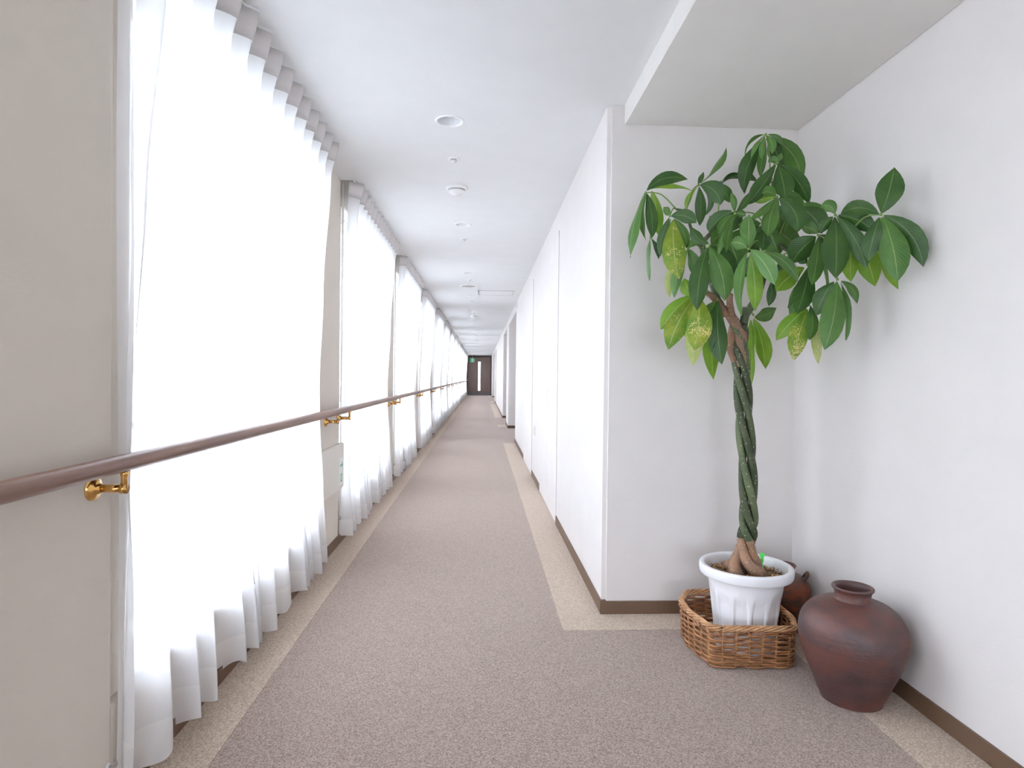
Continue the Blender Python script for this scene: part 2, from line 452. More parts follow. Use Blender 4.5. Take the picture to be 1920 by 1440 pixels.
# curtain track in each slot
for i, k in enumerate(BAYS):
    t = MB().box(-.885, -.865, edge(k)+.01, edge(k)+OPEN-.01, 2.43, 2.455)
    for q in range(9): t.box(-.882, -.868, edge(k)+.05+q*.22, edge(k)+.07+q*.22, 2.455, 2.5205)
    o = t.build('curtain_track', m_white)
    tag(o, 'white curtain track in the ceiling slot of the %s window %s' % ((ORD[k], 'along the corridor') if k >= 0 else (ORD[-1-k], 'added unseen behind the camera')), 'curtain track', 'curtain tracks')

# ================================================================== HANDRAIL
RX, RZ = -.868, .897
hr = empty('handrail', (RX, 1.0, 0)); tag(hr, 'long round brown wooden handrail on brass brackets along the curtained windows', 'handrail')
v = MB()
N = 24
prof = [(math.cos(2*math.pi*i/N)*.0225, math.sin(2*math.pi*i/N)*.0215) for i in range(N)]
L0, L1 = -6.1-1.0, YE-.35-1.0
for yy in [L0+(L1-L0)*j/60 for j in range(61)]:
    for a, b in prof: v.v.append((a, yy, RZ+b))
for j in range(60):
    for i in range(N): v.f.append((j*N+i, j*N+(i+1) % N, (j+1)*N+(i+1) % N, (j+1)*N+i))
v.f.append(tuple(range(N))); v.f.append(tuple(60*N+i for i in range(N))[::-1])
v.build('rail', m_rail, hr, smooth=True)
# one bracket, then copies
arm = MB().tube([(XL+.012, 0, .836), (RX+.008, 0, .836)], .0098, 16).lathe([(0, .0), (.0125, 0), (.0125, .014), (0, .014)], RX-.004, 0, .836, 16, 'x')
plate = MB().lathe([(0, .024), (.010, .023), (.015, .016), (.018, .012), (.026, .010), (.029, .006), (.030, 0.0)], XL, 0, .836, 28, 'x')
post = MB().lathe([(.0, 0), (.0075, 0), (.0075, .026), (.009, .034), (.011, .043), (0, .043)], RX+.004, 0, .836, 16)
def rel(mb): mb.v = [(x-RX, y, z) for x, y, z in mb.v]
for q in (arm, plate, post): rel(q)
b0 = None
by = [1.53]
for k in range(1, 14): by += [edge(k)-.36, edge(k)-.035]
for k in range(-2, 0): by += [edge(k)-.36, edge(k)-.035]
for yb in by:
    if b0 is None:
        b0 = arm.build('bracket', m_brass, hr, smooth=False); p0_ = plate.build('wall_plate', m_brass, b0, smooth=True); q0_ = post.build('post', m_brass, b0, smooth=False)
        for o in (b0, q0_):
            o.data.polygons.foreach_set('use_smooth', [True]*len(o.data.polygons))
        ob = b0
    else:
        ob = link('bracket', b0.data, hr); link('wall_plate', p0_.data, ob); link('post', q0_.data, ob)
    ob.location = (0, yb-1.0, 0)

# ================================================================== PIER BOX AND SIGN
bx = MB().box(XL, XL+.03, 3.55, 4.115, .380, .670).build('wall_cabinet', m_cream, bevel=.004)
tag(bx, 'low cream cover box on the wall between the first two windows', 'cover box')
sg = empty('exit_guide_sign', (XL+.03, 4.035, .4925)); tag(sg, 'small white floor-level guide sign with a green arrow on the cream box', 'sign')
MB().box(0, .003, -.052, .048, -.09, .09).build('sign_plate', m_signw, sg)
a = MB()
a.box(.003, .0038, -.040, .018, .035, .045)
nn = len(a.v); a.v += [(.0036, .012, .068), (.0036, .040, .040), (.0036, .012, .012), (.0036, .020, .040)]; a.f += [(nn, nn+1, nn+3), (nn+1, nn+2, nn+3)]
a.build('arrow', m_green, sg)
a = MB().box(.003, .0038, -.022, .022, -.068, -.018).build('pictogram', m_green, sg)
MB().box(.0038, .0044, -.006, .012, -.060, -.026).build('door_symbol', m_signw, a)
# tie hooks beside the bays
for i, k in enumerate((0, 1, 2)):
    h = empty('curtain_hook', (XL, edge(k)+.0-.018, .17 if k else .115)); tag(h, 'tiny curtain tie hook low on the wall edge before the %s window' % ORD[k], 'hook', 'curtain tie hooks')
    MB().lathe([(0, .004), (.008, .003), (.009, 0)], 0, 0, 0, 14, 'x').build('hook_plate', m_white, h, smooth=True)
    MB().tube(smooth_path([(.003, 0, 0), (.018, 0, -.002), (.022, 0, .010), (.014, 0, .014)], 4), .0025, 8).build('hook', m_grey, h, smooth=True)

# ================================================================== CEILING DEVICES
for i, y in enumerate(DL_Y):
    t = empty('downlight', (DL_X, y, H)); tag(t, 'round recessed ceiling downlight, unlit, %s from the camera' % ORD[i], 'downlight', 'ceiling downlights')
    if i == 0:
        r_ = MB().lathe([(DL_R-.003, .004), (DL_R-.001, -.003), (DL_R+.006, -.0045), (DL_R+.011, -.002), (DL_R+.012, .0)], seg=40).build('trim_ring', m_white, t, smooth=True)
        c_ = MB().lathe([(DL_R-.001, .0), (DL_R-.006, .03), (.045, .06), (.028, .075), (0, .078)], seg=40).build('reflector', m_chrome, t, smooth=True)
        l_ = MB().lathe([(.0, .022), (.012, .024), (.021, .034), (.023, .046), (.016, .06), (.012, .074)], seg=24).build('bulb', m_white, t, smooth=True)
    else:
        link('trim_ring', r_.data, t); link('reflector', c_.data, t); link('bulb', l_.data, t)
SPR = [3.645, 5.748, 8.177, 10.337, 12.409, 14.5, 16.6, 18.7]
for i, y in enumerate(SPR):
    t = empty('sprinkler_head', (DL_X-.004, y, H)); tag(t, 'small round ceiling sprinkler head, %s from the camera' % ORD[i], 'sprinkler', 'ceiling sprinkler heads')
    if i == 0:
        s1 = MB().lathe([(.036, 0), (.035, -.004), (.026, -.006), (.018, -.004), (.017, 0)], seg=28).build('escutcheon', m_white, t, smooth=True)
        s2 = MB().lathe([(.015, -.001), (.015, -.008), (.020, -.013), (.020, -.016), (.012, -.018), (.010, -.024), (0, -.026)], seg=24).build('nozzle', m_nozzle, t, smooth=True)
    else: link('escutcheon', s1.data, t); link('nozzle', s2.data, t)
for i, y in enumerate((4.198, 12.9)):
    t = empty('smoke_detector', (-.186, y, H)); tag(t, ('white domed smoke detector on the ceiling nearest the camera', 'white domed smoke detector far along the ceiling')[i], 'smoke detector', 'smoke detectors')
    MB().lathe([(.072, 0), (.072, -.010), (.066, -.015), (.058, -.016)], seg=36).build('mount', m_white, t, smooth=True)
    MB().lathe([(.058, -.014), (.055, -.022), (.050, -.023)], seg=36).build('vent_gap', m_grey, t, smooth=True)
    MB().lathe([(.056, -.023), (.052, -.034), (.040, -.043), (.026, -.046), (.024, -.050), (0, -.051)], seg=36).build('dome', m_white, t, smooth=True)
for i, (y, x) in enumerate(((8.705, -.2), (21.96, -.2))):
    t = empty('ceiling_diffuser', (x, y, H)); tag(t, ('round ceiling air diffuser with a dark centre before the hatch', 'round ceiling air diffuser far down the corridor')[i], 'air diffuser', 'ceiling air diffusers')
    MB().lathe([(.130, 0), (.128, -.006), (.115, -.012), (.105, -.004)], seg=40).build('rim', m_white, t, smooth=True)
    MB().lathe([(.106, -.003), (.080, -.008), (0, -.009)], seg=36).build('grille', m_grey, t, smooth=True)
for i, (y0, y1, x0, x1) in enumerate(((9.13, 9.62, -.075, .47), (18.6, 19.1, -.03, .50))):
    t = empty('ceiling_hatch', ((x0+x1)/2, (y0+y1)/2, H)); tag(t, ('rectangular white ceiling access hatch with grey edging, nearer one', 'rectangular white ceiling access hatch far along the corridor')[i], 'hatch', 'ceiling hatches')
    w, h = (x1-x0)/2, (y1-y0)/2
    MB().box(-w+.012, w-.012, -h+.012, h-.012, -.003, 0).build('hatch_panel', m_ceil, t)
    f = MB(); f.box(-w, -w+.022, -h, h, -.006, 0); f.box(w-.022, w, -h, h, -.006, 0); f.box(-w, w, -h, -h+.012, -.005, 0); f.box(-w, w, h-.012, h, -.005, 0)
    f.build('hatch_frame', mat('hatch_grey_%d' % i, (.5, .49, .48), .4), t)

# ================================================================== RIGHT WALL PLATES, EXIT SIGN
t = empty('outlet_plate', (XR, 6.60, .54)); tag(t, 'small cream outlet plate low on the white right wall between cupboard doors', 'outlet plate')
MB().box(-.008, 0, -.035, .035, -.06, .06).build('plate', m_cream, t, bevel=.003); MB().box(-.0095, -.008, -.016, .016, -.04, .04).build('socket', m_grey, t)
t = empty('room_number_plate', (XR, 10.25, 1.32)); tag(t, 'small pale room plate on the right wall edge before the first alcove', 'name plate')
MB().box(-.008, 0, -.06, .06, -.07, .07).build('plate', m_cream, t, bevel=.002); MB().box(-.0095, -.008, -.05, .05, -.058, .058).build('insert', mat('plate_grey', (.6, .59, .57), .4), t)
t = empty('wall_sensor', (XR, 10.27, 2.33)); tag(t, 'small grey box high on the right wall just below the ceiling', 'sensor')
MB().box(-.02, 0, -.04, .04, -.055, .055).build('casing', m_cream, t, bevel=.003); MB().box(-.023, -.02, -.03, .03, -.045, .045).build('cover', m_white, t)
t = empty('exit_sign', (-.587, YE-.30, 2.105)); tag(t, 'green and white emergency exit sign hanging before the brown end door', 'exit sign')
MB().box(-.125, .125, -.03, .03, -.115, .115).build('casing', m_white, t, bevel=.004)
em = mat('exit_sign_face', (.02, .42, .22), .4); b_ = em.node_tree.nodes['Principled BSDF']; b_.inputs['Emission Color'].default_value = (.02, .5, .25, 1); b_.inputs['Emission Strength'].default_value = .5
fc = MB().box(-.12, .12, -.033, -.03, -.11, .11).build('face', em, t)
dr = MB().box(-.035, .045, -.035, -.033, -.085, .085).build('door_symbol', m_signw, fc)
man = MB().tube([(-.05, -.036, .055), (-.02, -.036, .02), (.0, -.036, -.02), (.025, -.036, -.07)], .011, 6).tube([(0, -.036, -.02), (-.03, -.036, -.04), (-.05, -.036, -.07)], .009, 6).tube([(-.03, -.036, .04), (.02, -.036, .03)], .008, 6).build('running_figure', em, fc)
MB().tube([(0, 0, .115), (0, 0, .296)], .012, 8).build('hanger', m_white, t)

# measured positions of the plant's parts, in metres
HUBS = {"a": [0.6541, 2.46, 1.8696, "l"], "a2": [0.6874, 2.5, 1.6965, "a"], "b": [0.7355, 2.4, 1.7613, "l"], "b2": [0.8035, 2.38, 1.6302, "l"], "c": [0.9025, 2.55, 1.9343, "l"], "c2": [1.0257, 2.62, 1.9732, "l"], "t1": [1.1648, 2.5, 2.135, "m"], "t2": [1.179, 2.52, 2.1211, "m"], "t3": [1.1656, 2.4, 1.9815, "m"], "t4": [1.1192, 2.3, 1.8176, "m"], "t5": [0.956, 2.3, 1.7506, "m"], "t6": [0.9549, 2.17, 1.5897, "m"], "t7": [1.0571, 2.28, 1.6027, "m"], "d": [0.8566, 2.3, 1.6268, "l"], "e": [0.8289, 2.36, 1.448, "f"], "e2": [0.9415, 2.42, 1.4409, "f"], "g": [1.1585, 2.58, 1.3965, "f"], "g2": [1.1875, 2.48, 1.5364, "r"], "h": [1.2643, 2.34, 1.5695, "r"], "i": [1.2604, 2.32, 1.4091, "r"], "j": [1.3023, 2.2, 1.4899, "r"], "k": [1.2716, 2.28, 1.67, "r"], "l": [1.2666, 2.16, 1.7153, "r"], "m": [1.3507, 2.03, 1.6849, "r"], "n": [1.3431, 2.16, 1.646, "r"], "o": [1.2557, 2.4, 1.8099, "r"], "p": [1.1341, 2.45, 1.7515, "m"], "q": [0.9801, 2.45, 1.7047, "l"]}
BRANCHES = {"l": [[1.0014, 2.48, 1.3948], [0.9549, 2.46, 1.4462], [0.8887, 2.45, 1.638], [0.9178, 2.46, 1.7056], [0.9506, 2.46, 1.728]], "l2": [[0.8887, 2.45, 1.638], [0.8517, 2.46, 1.7041], [0.8207, 2.47, 1.7924], [0.7798, 2.46, 1.806]], "m": [[1.0865, 2.49, 1.3863], [1.1303, 2.48, 1.4628], [1.1618, 2.47, 1.5824], [1.1956, 2.46, 1.6792], [1.2104, 2.46, 1.734], [1.2027, 2.48, 1.8482], [1.1879, 2.5, 1.9638]], "r": [[1.1956, 2.46, 1.6792], [1.2317, 2.42, 1.6392], [1.2766, 2.34, 1.603], [1.3094, 2.25, 1.606], [1.3154, 2.16, 1.6454]], "stub": [[0.9935, 2.46, 1.3817], [0.9361, 2.44, 1.4434], [0.8933, 2.42, 1.4657]], "stub2": [[1.0116, 2.45, 1.381], [0.9896, 2.42, 1.4311], [0.9853, 2.4, 1.4561]]}
TRUNK = [[1.1033, 2.5, 0.3203], [1.1103, 2.5, 0.4542], [1.1176, 2.5, 0.5658], [1.1046, 2.5, 0.8107], [1.0849, 2.5, 1.0549], [1.0708, 2.5, 1.2321], [1.06, 2.5, 1.3426]]
LEAVES = [
["a", [0.6584, 2.46, 1.8783, 0.7249, 2.4545, 1.9548, 0.8353, 2.4866, 1.9368, -0.2785, -0.208, 0.9376], 0.0524, 0],
["a", [0.6757, 2.5, 1.893, 0.7711, 2.5085, 1.9486, 0.8813, 2.56, 1.9121, -0.2593, 0.6656, 0.6998], 0.0473, 3],
["a", [0.652, 2.46, 1.8674, 0.5777, 2.4119, 1.7313, 0.5848, 2.42, 1.5978, 0.4288, -0.903, 0.0272], 0.0617, 1],
["a", [0.6586, 2.46, 1.8654, 0.6756, 2.4154, 1.7669, 0.669, 2.41, 1.6758, 0.9683, -0.223, 0.1122], 0.0507, 0],
["a", [0.6891, 2.5, 1.889, 0.7204, 2.497, 1.8007, 0.7269, 2.53, 1.7152, 0.9755, -0.1025, 0.1947], 0.0536, 3],
["a", [0.6724, 2.52, 1.8814, 0.6475, 2.5264, 1.788, 0.6862, 2.57, 1.7033, 0.729, 0.6424, 0.2365], 0.0408, 1],
["a2", [0.6852, 2.5, 1.6943, 0.6615, 2.494, 1.6064, 0.6915, 2.5223, 1.5248, 0.2693, -0.9561, -0.1158], 0.0376, 1],
["a2", [0.6896, 2.5, 1.6944, 0.7202, 2.4923, 1.6566, 0.7227, 2.5026, 1.6101, 0.9302, -0.0463, 0.364], 0.0223, 0],
["b", [0.7398, 2.4, 1.7614, 0.7887, 2.3696, 1.7692, 0.829, 2.36, 1.7261, 0.1997, -0.358, 0.9121], 0.0544, 0],
["b", [0.7335, 2.4, 1.7549, 0.6952, 2.399, 1.6807, 0.7078, 2.429, 1.6043, 0.9214, -0.3211, -0.2188], 0.0377, 0],
["b", [0.7355, 2.4, 1.7634, 0.7266, 2.4139, 1.7837, 0.7212, 2.44, 1.8077, -0.5022, 0.5551, -0.6631], 0.031, 1],
["b", [0.7486, 2.4, 1.7469, 0.7279, 2.3449, 1.6166, 0.7561, 2.34, 1.5037, 0.9636, -0.2512, 0.0919], 0.0906, 4],
["b", [0.7528, 2.4, 1.7512, 0.8028, 2.3966, 1.7005, 0.8149, 2.42, 1.6345, 0.8745, -0.2326, 0.4256], 0.0382, 1],
["b", [0.7399, 2.4, 1.7509, 0.7149, 2.4123, 1.6933, 0.731, 2.45, 1.6346, 0.9975, 0.0355, -0.0614], 0.0309, 1],
["b2", [0.8035, 2.38, 1.6281, 0.8343, 2.3733, 1.5755, 0.8406, 2.3899, 1.5174, 0.7844, -0.5834, 0.2107], 0.0536, 1],
["b2", [0.8055, 2.38, 1.6344, 0.8289, 2.3863, 1.6656, 0.8734, 2.41, 1.6803, -0.5636, 0.01, 0.826], 0.0336, 2],
["b2", [0.8014, 2.38, 1.626, 0.7501, 2.3756, 1.5357, 0.7605, 2.41, 1.4386, 0.932, -0.266, -0.2462], 0.0454, 2],
["b2", [0.7972, 2.38, 1.6259, 0.7202, 2.3902, 1.5471, 0.7525, 2.44, 1.4423, 0.9741, 0.0515, -0.22], 0.0436, 5],
["c", [0.9092, 2.55, 1.9434, 0.9892, 2.5571, 2.0071, 1.0429, 2.61, 2.1195, -0.443, 0.896, 0.0311], 0.0504, 1],
["c", [0.9002, 2.55, 1.9365, 0.9123, 2.5529, 1.9646, 0.9295, 2.57, 1.9976, -0.8389, 0.4876, 0.2418], 0.0218, 0],
["c", [0.9093, 2.55, 1.9367, 0.9712, 2.512, 1.9162, 0.9802, 2.5, 1.8395, 0.4869, -0.5801, 0.653], 0.0832, 0],
["c", [0.9049, 2.55, 1.9276, 0.9167, 2.5381, 1.8431, 0.9127, 2.5585, 1.7664, 0.9981, -0.0421, 0.0458], 0.05, 0],
["c", [0.8981, 2.55, 1.9275, 0.8457, 2.5536, 1.8852, 0.8595, 2.58, 1.8248, 0.7044, -0.565, -0.4296], 0.025, 3],
["c", [0.9117, 2.55, 1.9301, 0.9959, 2.5622, 1.8782, 0.9432, 2.6, 1.8162, 0.7031, -0.7019, -0.1139], 0.0282, 0],
["c2", [1.0281, 2.62, 1.9732, 1.0774, 2.6313, 2.0217, 1.1507, 2.67, 2.0064, 0.0524, -0.6385, 0.7678], 0.03, 0],
["c2", [1.0259, 2.62, 1.964, 1.0561, 2.6258, 1.93, 1.077, 2.65, 1.8931, 0.802, -0.4567, 0.3851], 0.0477, 1],
["c2", [1.0305, 2.62, 1.9687, 1.1175, 2.6472, 2.0285, 1.2314, 2.72, 2.0103, 0.4, -0.8917, 0.2117], 0.0502, 0],
["t1", [1.1602, 2.5, 2.1349, 1.0884, 2.497, 2.1174, 1.0851, 2.5162, 2.0549, 0.5333, 0.7729, -0.3438], 0.0244, 1],
["t1", [1.1603, 2.5, 2.1327, 1.1065, 2.4873, 2.089, 1.1021, 2.4976, 2.0333, 0.5247, -0.8012, -0.2876], 0.0253, 2],
["t1", [1.1603, 2.5, 2.1305, 1.1332, 2.4735, 2.0725, 1.1346, 2.47, 2.0222, 0.882, -0.4641, -0.0813], 0.0259, 2],
["t1", [1.1693, 2.5, 2.1307, 1.1903, 2.4759, 2.0904, 1.1766, 2.47, 2.0452, 0.6913, -0.6615, 0.2908], 0.0339, 2],
["t1", [1.1738, 2.5, 2.1353, 1.215, 2.4836, 2.1269, 1.2319, 2.4833, 2.0823, 0.6202, -0.2252, 0.7514], 0.0251, 1],
["t2", [1.17, 2.52, 2.1164, 1.0675, 2.5071, 2.0198, 1.0957, 2.54, 1.9005, 0.9449, -0.0201, -0.3269], 0.066, 0],
["t2", [1.1745, 2.52, 2.1143, 1.1409, 2.4884, 2.0291, 1.1404, 2.49, 1.9549, 0.9613, -0.2213, -0.1639], 0.0382, 1],
["t2", [1.1858, 2.52, 2.1258, 1.2332, 2.5318, 2.0804, 1.2601, 2.57, 2.0294, 0.8251, -0.2665, 0.4982], 0.068, 0],
["t2", [1.1925, 2.52, 2.1304, 1.328, 2.5351, 2.0904, 1.3726, 2.6, 1.9784, 0.6901, -0.3391, 0.6394], 0.08, 1],
["t2", [1.1858, 2.52, 2.1213, 1.2696, 2.5492, 2.072, 1.328, 2.62, 2.0067, 0.718, -0.5797, 0.3852], 0.0636, 0],
["t3", [1.1592, 2.4, 1.9749, 1.093, 2.3578, 1.8733, 1.0273, 2.36, 1.8016, 0.7722, 0.1393, -0.6199], 0.063, 0],
["t3", [1.1701, 2.4, 1.9731, 1.1691, 2.3483, 1.8929, 1.1677, 2.33, 1.8214, 0.8465, -0.4885, 0.2118], 0.0801, 0],
["t3", [1.1721, 2.4, 1.9838, 1.154, 2.406, 2.0076, 1.138, 2.42, 1.9919, 0.1306, 0.5557, -0.8211], 0.0284, 1],
["t3", [1.1788, 2.4, 1.9755, 1.264, 2.395, 1.919, 1.3154, 2.43, 1.8326, 0.6465, -0.5793, 0.4965], 0.0642, 0],
["t3", [1.1677, 2.4, 1.9879, 1.1804, 2.4087, 2.0083, 1.1993, 2.43, 2.0335, -0.8472, 0.4399, 0.2979], 0.0235, 1],
["t4", [1.115, 2.3, 1.8195, 1.0865, 2.2907, 1.8419, 1.0556, 2.2935, 1.8282, -0.1799, 0.5923, -0.7854], 0.0464, 1],
["t4", [1.113, 2.3, 1.8134, 1.058, 2.2702, 1.754, 1.0012, 2.27, 1.7217, 0.6284, -0.4861, -0.6073], 0.0325, 1],
["t4", [1.1172, 2.3, 1.8094, 1.0628, 2.2521, 1.7281, 1.0579, 2.24, 1.6521, 0.8383, -0.5333, -0.1128], 0.0618, 1],
["t4", [1.1255, 2.3, 1.8137, 1.1924, 2.2645, 1.7665, 1.182, 2.26, 1.6754, 0.8397, -0.3232, 0.4364], 0.0804, 0],
["t4", [1.1516, 2.38, 1.8418, 1.1141, 2.4009, 1.8385, 1.0839, 2.44, 1.8404, 0.0763, 0.0627, -0.9951], 0.0317, 3],
["t4", [1.1688, 2.38, 1.8443, 1.2334, 2.3953, 1.8448, 1.301, 2.44, 1.8221, 0.3321, -0.4181, 0.8456], 0.0589, 1],
["t5", [0.9539, 2.3, 1.7566, 0.9545, 2.2982, 1.7939, 0.9452, 2.312, 1.8329, -0.8852, 0.4337, -0.1686], 0.0251, 1],
["t5", [0.9499, 2.3, 1.7484, 0.8946, 2.2733, 1.71, 0.8836, 2.27, 1.657, 0.8173, -0.0567, -0.5734], 0.0372, 1],
["t5", [0.9541, 2.3, 1.7445, 0.9105, 2.258, 1.6643, 0.9051, 2.25, 1.5894, 0.9279, 0.1504, -0.3413], 0.0374, 1],
["t5", [0.9499, 2.3, 1.7444, 0.8881, 2.2727, 1.668, 0.8866, 2.28, 1.585, 0.4108, -0.9104, -0.049], 0.038, 1],
["t5", [0.9622, 2.3, 1.7568, 1.0013, 2.3035, 1.7903, 1.0302, 2.33, 1.8446, -0.8022, 0.0939, 0.5897], 0.0297, 0],
["t5", [0.9602, 2.3, 1.7507, 0.9773, 2.2914, 1.7516, 0.9934, 2.2901, 1.7388, 0.257, -0.259, 0.931], 0.0292, 1],
["t5", [0.9435, 2.3, 1.7604, 0.8938, 2.314, 1.7354, 0.8744, 2.35, 1.6916, 0.6944, -0.0304, -0.7189], 0.0624, 0],
["t6", [0.9548, 2.17, 1.5954, 0.9586, 2.1809, 1.6565, 0.9749, 2.22, 1.7259, -0.986, 0.133, 0.1009], 0.0584, 2],
["t6", [0.949, 2.17, 1.5915, 0.9222, 2.1639, 1.6165, 0.89, 2.17, 1.6074, -0.2591, 0.1217, -0.9581], 0.0515, 2],
["t6", [0.9608, 2.17, 1.586, 1.0084, 2.1296, 1.5322, 1.0251, 2.12, 1.455, 0.5379, -0.6651, 0.518], 0.0629, 2],
["t6", [0.953, 2.17, 1.582, 0.8872, 2.1202, 1.4595, 0.9117, 2.12, 1.3423, 0.8567, 0.4551, -0.2426], 0.0546, 2],
["t6", [0.9832, 2.22, 1.585, 1.0059, 2.2133, 1.4777, 1.0162, 2.25, 1.3728, 0.8693, -0.4898, 0.0662], 0.0582, 3],
["t7", [1.0633, 2.28, 1.6008, 1.1405, 2.2383, 1.5741, 1.1694, 2.23, 1.4822, 0.575, -0.4306, 0.6956], 0.0413, 1],
["t7", [1.057, 2.28, 1.6068, 1.0668, 2.2936, 1.6523, 1.0872, 2.33, 1.7041, -0.9621, 0.1769, 0.2077], 0.0589, 0],
["t7", [1.053, 2.28, 1.5986, 1.0179, 2.3084, 1.5678, 1.0275, 2.36, 1.5183, 0.8065, -0.2706, -0.5257], 0.0543, 0],
["d", [0.8506, 2.3, 1.6186, 0.7964, 2.2548, 1.494, 0.8008, 2.26, 1.3743, 0.9555, -0.2521, -0.1534], 0.0736, 0],
["d", [0.8608, 2.3, 1.6208, 0.9042, 2.253, 1.52, 0.9018, 2.25, 1.4107, 0.9078, -0.3321, 0.2561], 0.0841, 1],
["d", [0.8545, 2.3, 1.6328, 0.8057, 2.3055, 1.6482, 0.7979, 2.33, 1.7036, -0.7359, 0.1616, -0.6575], 0.042, 0],
["d", [0.8648, 2.3, 1.6331, 0.8861, 2.3061, 1.6696, 0.9362, 2.33, 1.676, -0.4759, -0.1149, 0.872], 0.0539, 1],
["d", [0.867, 2.3, 1.623, 0.9407, 2.3297, 1.5759, 1.0061, 2.4, 1.5137, 0.7036, -0.2532, 0.6639], 0.0845, 0],
["e", [0.8163, 2.36, 1.4457, 0.7334, 2.3416, 1.3887, 0.6938, 2.36, 1.3087, 0.7227, -0.2453, -0.6461], 0.0687, 3],
["e", [0.8249, 2.36, 1.4354, 0.7412, 2.3267, 1.3403, 0.7183, 2.34, 1.2292, 0.8885, -0.0822, -0.4514], 0.0855, 4],
["e", [0.8311, 2.33, 1.4358, 0.8182, 2.267, 1.3251, 0.7894, 2.25, 1.2242, 0.858, -0.5131, 0.0249], 0.097, 4],
["e", [0.8547, 2.42, 1.4351, 0.8483, 2.4179, 1.3016, 0.8609, 2.47, 1.1692, 0.8836, -0.4634, -0.0665], 0.0765, 5],
["e", [0.827, 2.36, 1.4396, 0.7939, 2.3664, 1.4671, 0.7958, 2.39, 1.5145, -0.8667, 0.218, -0.4486], 0.058, 3],
["e", [0.8486, 2.44, 1.4418, 0.8256, 2.4521, 1.3587, 0.8496, 2.5, 1.2733, 0.9222, -0.3661, -0.1244], 0.0637, 3],
["e2", [0.9417, 2.42, 1.4281, 0.9194, 2.3795, 1.2977, 0.9511, 2.39, 1.1753, 0.9942, -0.0963, 0.0483], 0.0786, 0],
["e2", [0.9762, 2.52, 1.4365, 0.9436, 2.5173, 1.2767, 0.9905, 2.58, 1.1156, 0.9893, -0.1449, 0.0171], 0.0737, 3],
["e2", [0.933, 2.42, 1.4322, 0.9178, 2.4359, 1.3953, 0.909, 2.47, 1.3596, 0.8852, -0.1922, -0.4237], 0.0512, 1],
["g", [1.1611, 2.58, 1.3783, 1.212, 2.5817, 1.2769, 1.2396, 2.63, 1.1649, 0.7149, -0.6919, 0.1008], 0.0716, 3],
["g", [1.1657, 2.58, 1.3852, 1.222, 2.5828, 1.3889, 1.2756, 2.61, 1.4293, -0.3558, -0.0644, 0.9323], 0.0589, 1],
["g", [1.1495, 2.58, 1.3735, 1.1655, 2.5897, 1.2301, 1.1899, 2.66, 1.0844, 0.8734, 0.4242, 0.2394], 0.0666, 3],
["g2", [1.1877, 2.48, 1.5276, 1.1971, 2.4814, 1.4738, 1.1895, 2.5039, 1.4249, 0.8593, -0.5013, -0.1013], 0.0385, 0],
["g2", [1.1942, 2.48, 1.5409, 1.2168, 2.4816, 1.5742, 1.2649, 2.5009, 1.59, -0.5787, 0.0435, 0.8144], 0.0549, 0],
["h", [1.2517, 2.34, 1.5568, 1.1692, 2.3144, 1.5212, 1.1307, 2.32, 1.4603, 0.6308, -0.1311, -0.7648], 0.0772, 3],
["h", [1.2709, 2.34, 1.5613, 1.2356, 2.2941, 1.4596, 1.1987, 2.29, 1.372, 0.8802, -0.4178, -0.225], 0.0771, 0],
["h", [1.3102, 2.4, 1.5643, 1.2948, 2.4051, 1.4603, 1.2514, 2.45, 1.3806, 0.8364, -0.3987, -0.3761], 0.085, 1],
["h", [1.2405, 2.34, 1.4672, 1.1799, 2.2735, 1.4235, 1.1375, 2.24, 1.3857, 0.1844, 0.4998, -0.8463], 0.0363, 1],
["h", [1.26, 2.34, 1.5735, 1.2498, 2.3577, 1.5975, 1.247, 2.39, 1.6249, -0.4094, 0.5996, -0.6876], 0.0457, 0],
["i", [1.2522, 2.32, 1.3966, 1.1802, 2.3134, 1.3415, 1.1436, 2.34, 1.2723, 0.6606, -0.3914, -0.6406], 0.062, 3],
["i", [1.2565, 2.32, 1.3925, 1.1993, 2.2837, 1.2933, 1.1892, 2.29, 1.1926, 0.8998, -0.3583, -0.2489], 0.0701, 4],
["i", [1.2689, 2.32, 1.4092, 1.2658, 2.2798, 1.3366, 1.2376, 2.27, 1.2695, 0.9439, -0.3152, -0.0986], 0.0454, 1],
["i", [1.2776, 2.32, 1.397, 1.2988, 2.313, 1.2906, 1.3194, 2.35, 1.1833, 0.9814, -0.0545, 0.1842], 0.0484, 5],
["j", [1.3004, 2.2, 1.482, 1.2789, 2.1588, 1.348, 1.2413, 2.17, 1.2288, 0.9358, -0.3015, -0.1828], 0.0859, 1],
["j", [1.2883, 2.2, 1.4818, 1.2482, 2.2114, 1.427, 1.2519, 2.25, 1.3607, 0.6321, -0.6304, -0.4506], 0.0784, 0],
["j", [1.3146, 2.2, 1.4783, 1.3437, 2.1886, 1.3739, 1.3508, 2.22, 1.2682, 0.027, -0.9956, -0.0901], 0.0471, 1],
["j", [1.3165, 2.2, 1.4843, 1.3706, 2.1896, 1.4618, 1.3787, 2.2, 1.401, 0.7852, -0.1996, 0.5863], 0.0333, 1],
["k", [1.2718, 2.28, 1.6599, 1.248, 2.2349, 1.5593, 1.2225, 2.23, 1.4713, 0.8888, -0.4437, -0.1146], 0.0571, 1],
["k", [1.2801, 2.28, 1.6601, 1.2954, 2.2348, 1.534, 1.2987, 2.24, 1.4124, 0.7347, 0.6762, -0.054], 0.0554, 2],
["k", [1.2634, 2.28, 1.6638, 1.2106, 2.2924, 1.6256, 1.1952, 2.33, 1.5704, 0.823, 0.0692, -0.5638], 0.0959, 0],
["k", [1.2694, 2.28, 1.6761, 1.2502, 2.2974, 1.7081, 1.2267, 2.33, 1.7136, -0.1246, 0.525, -0.842], 0.0491, 1],
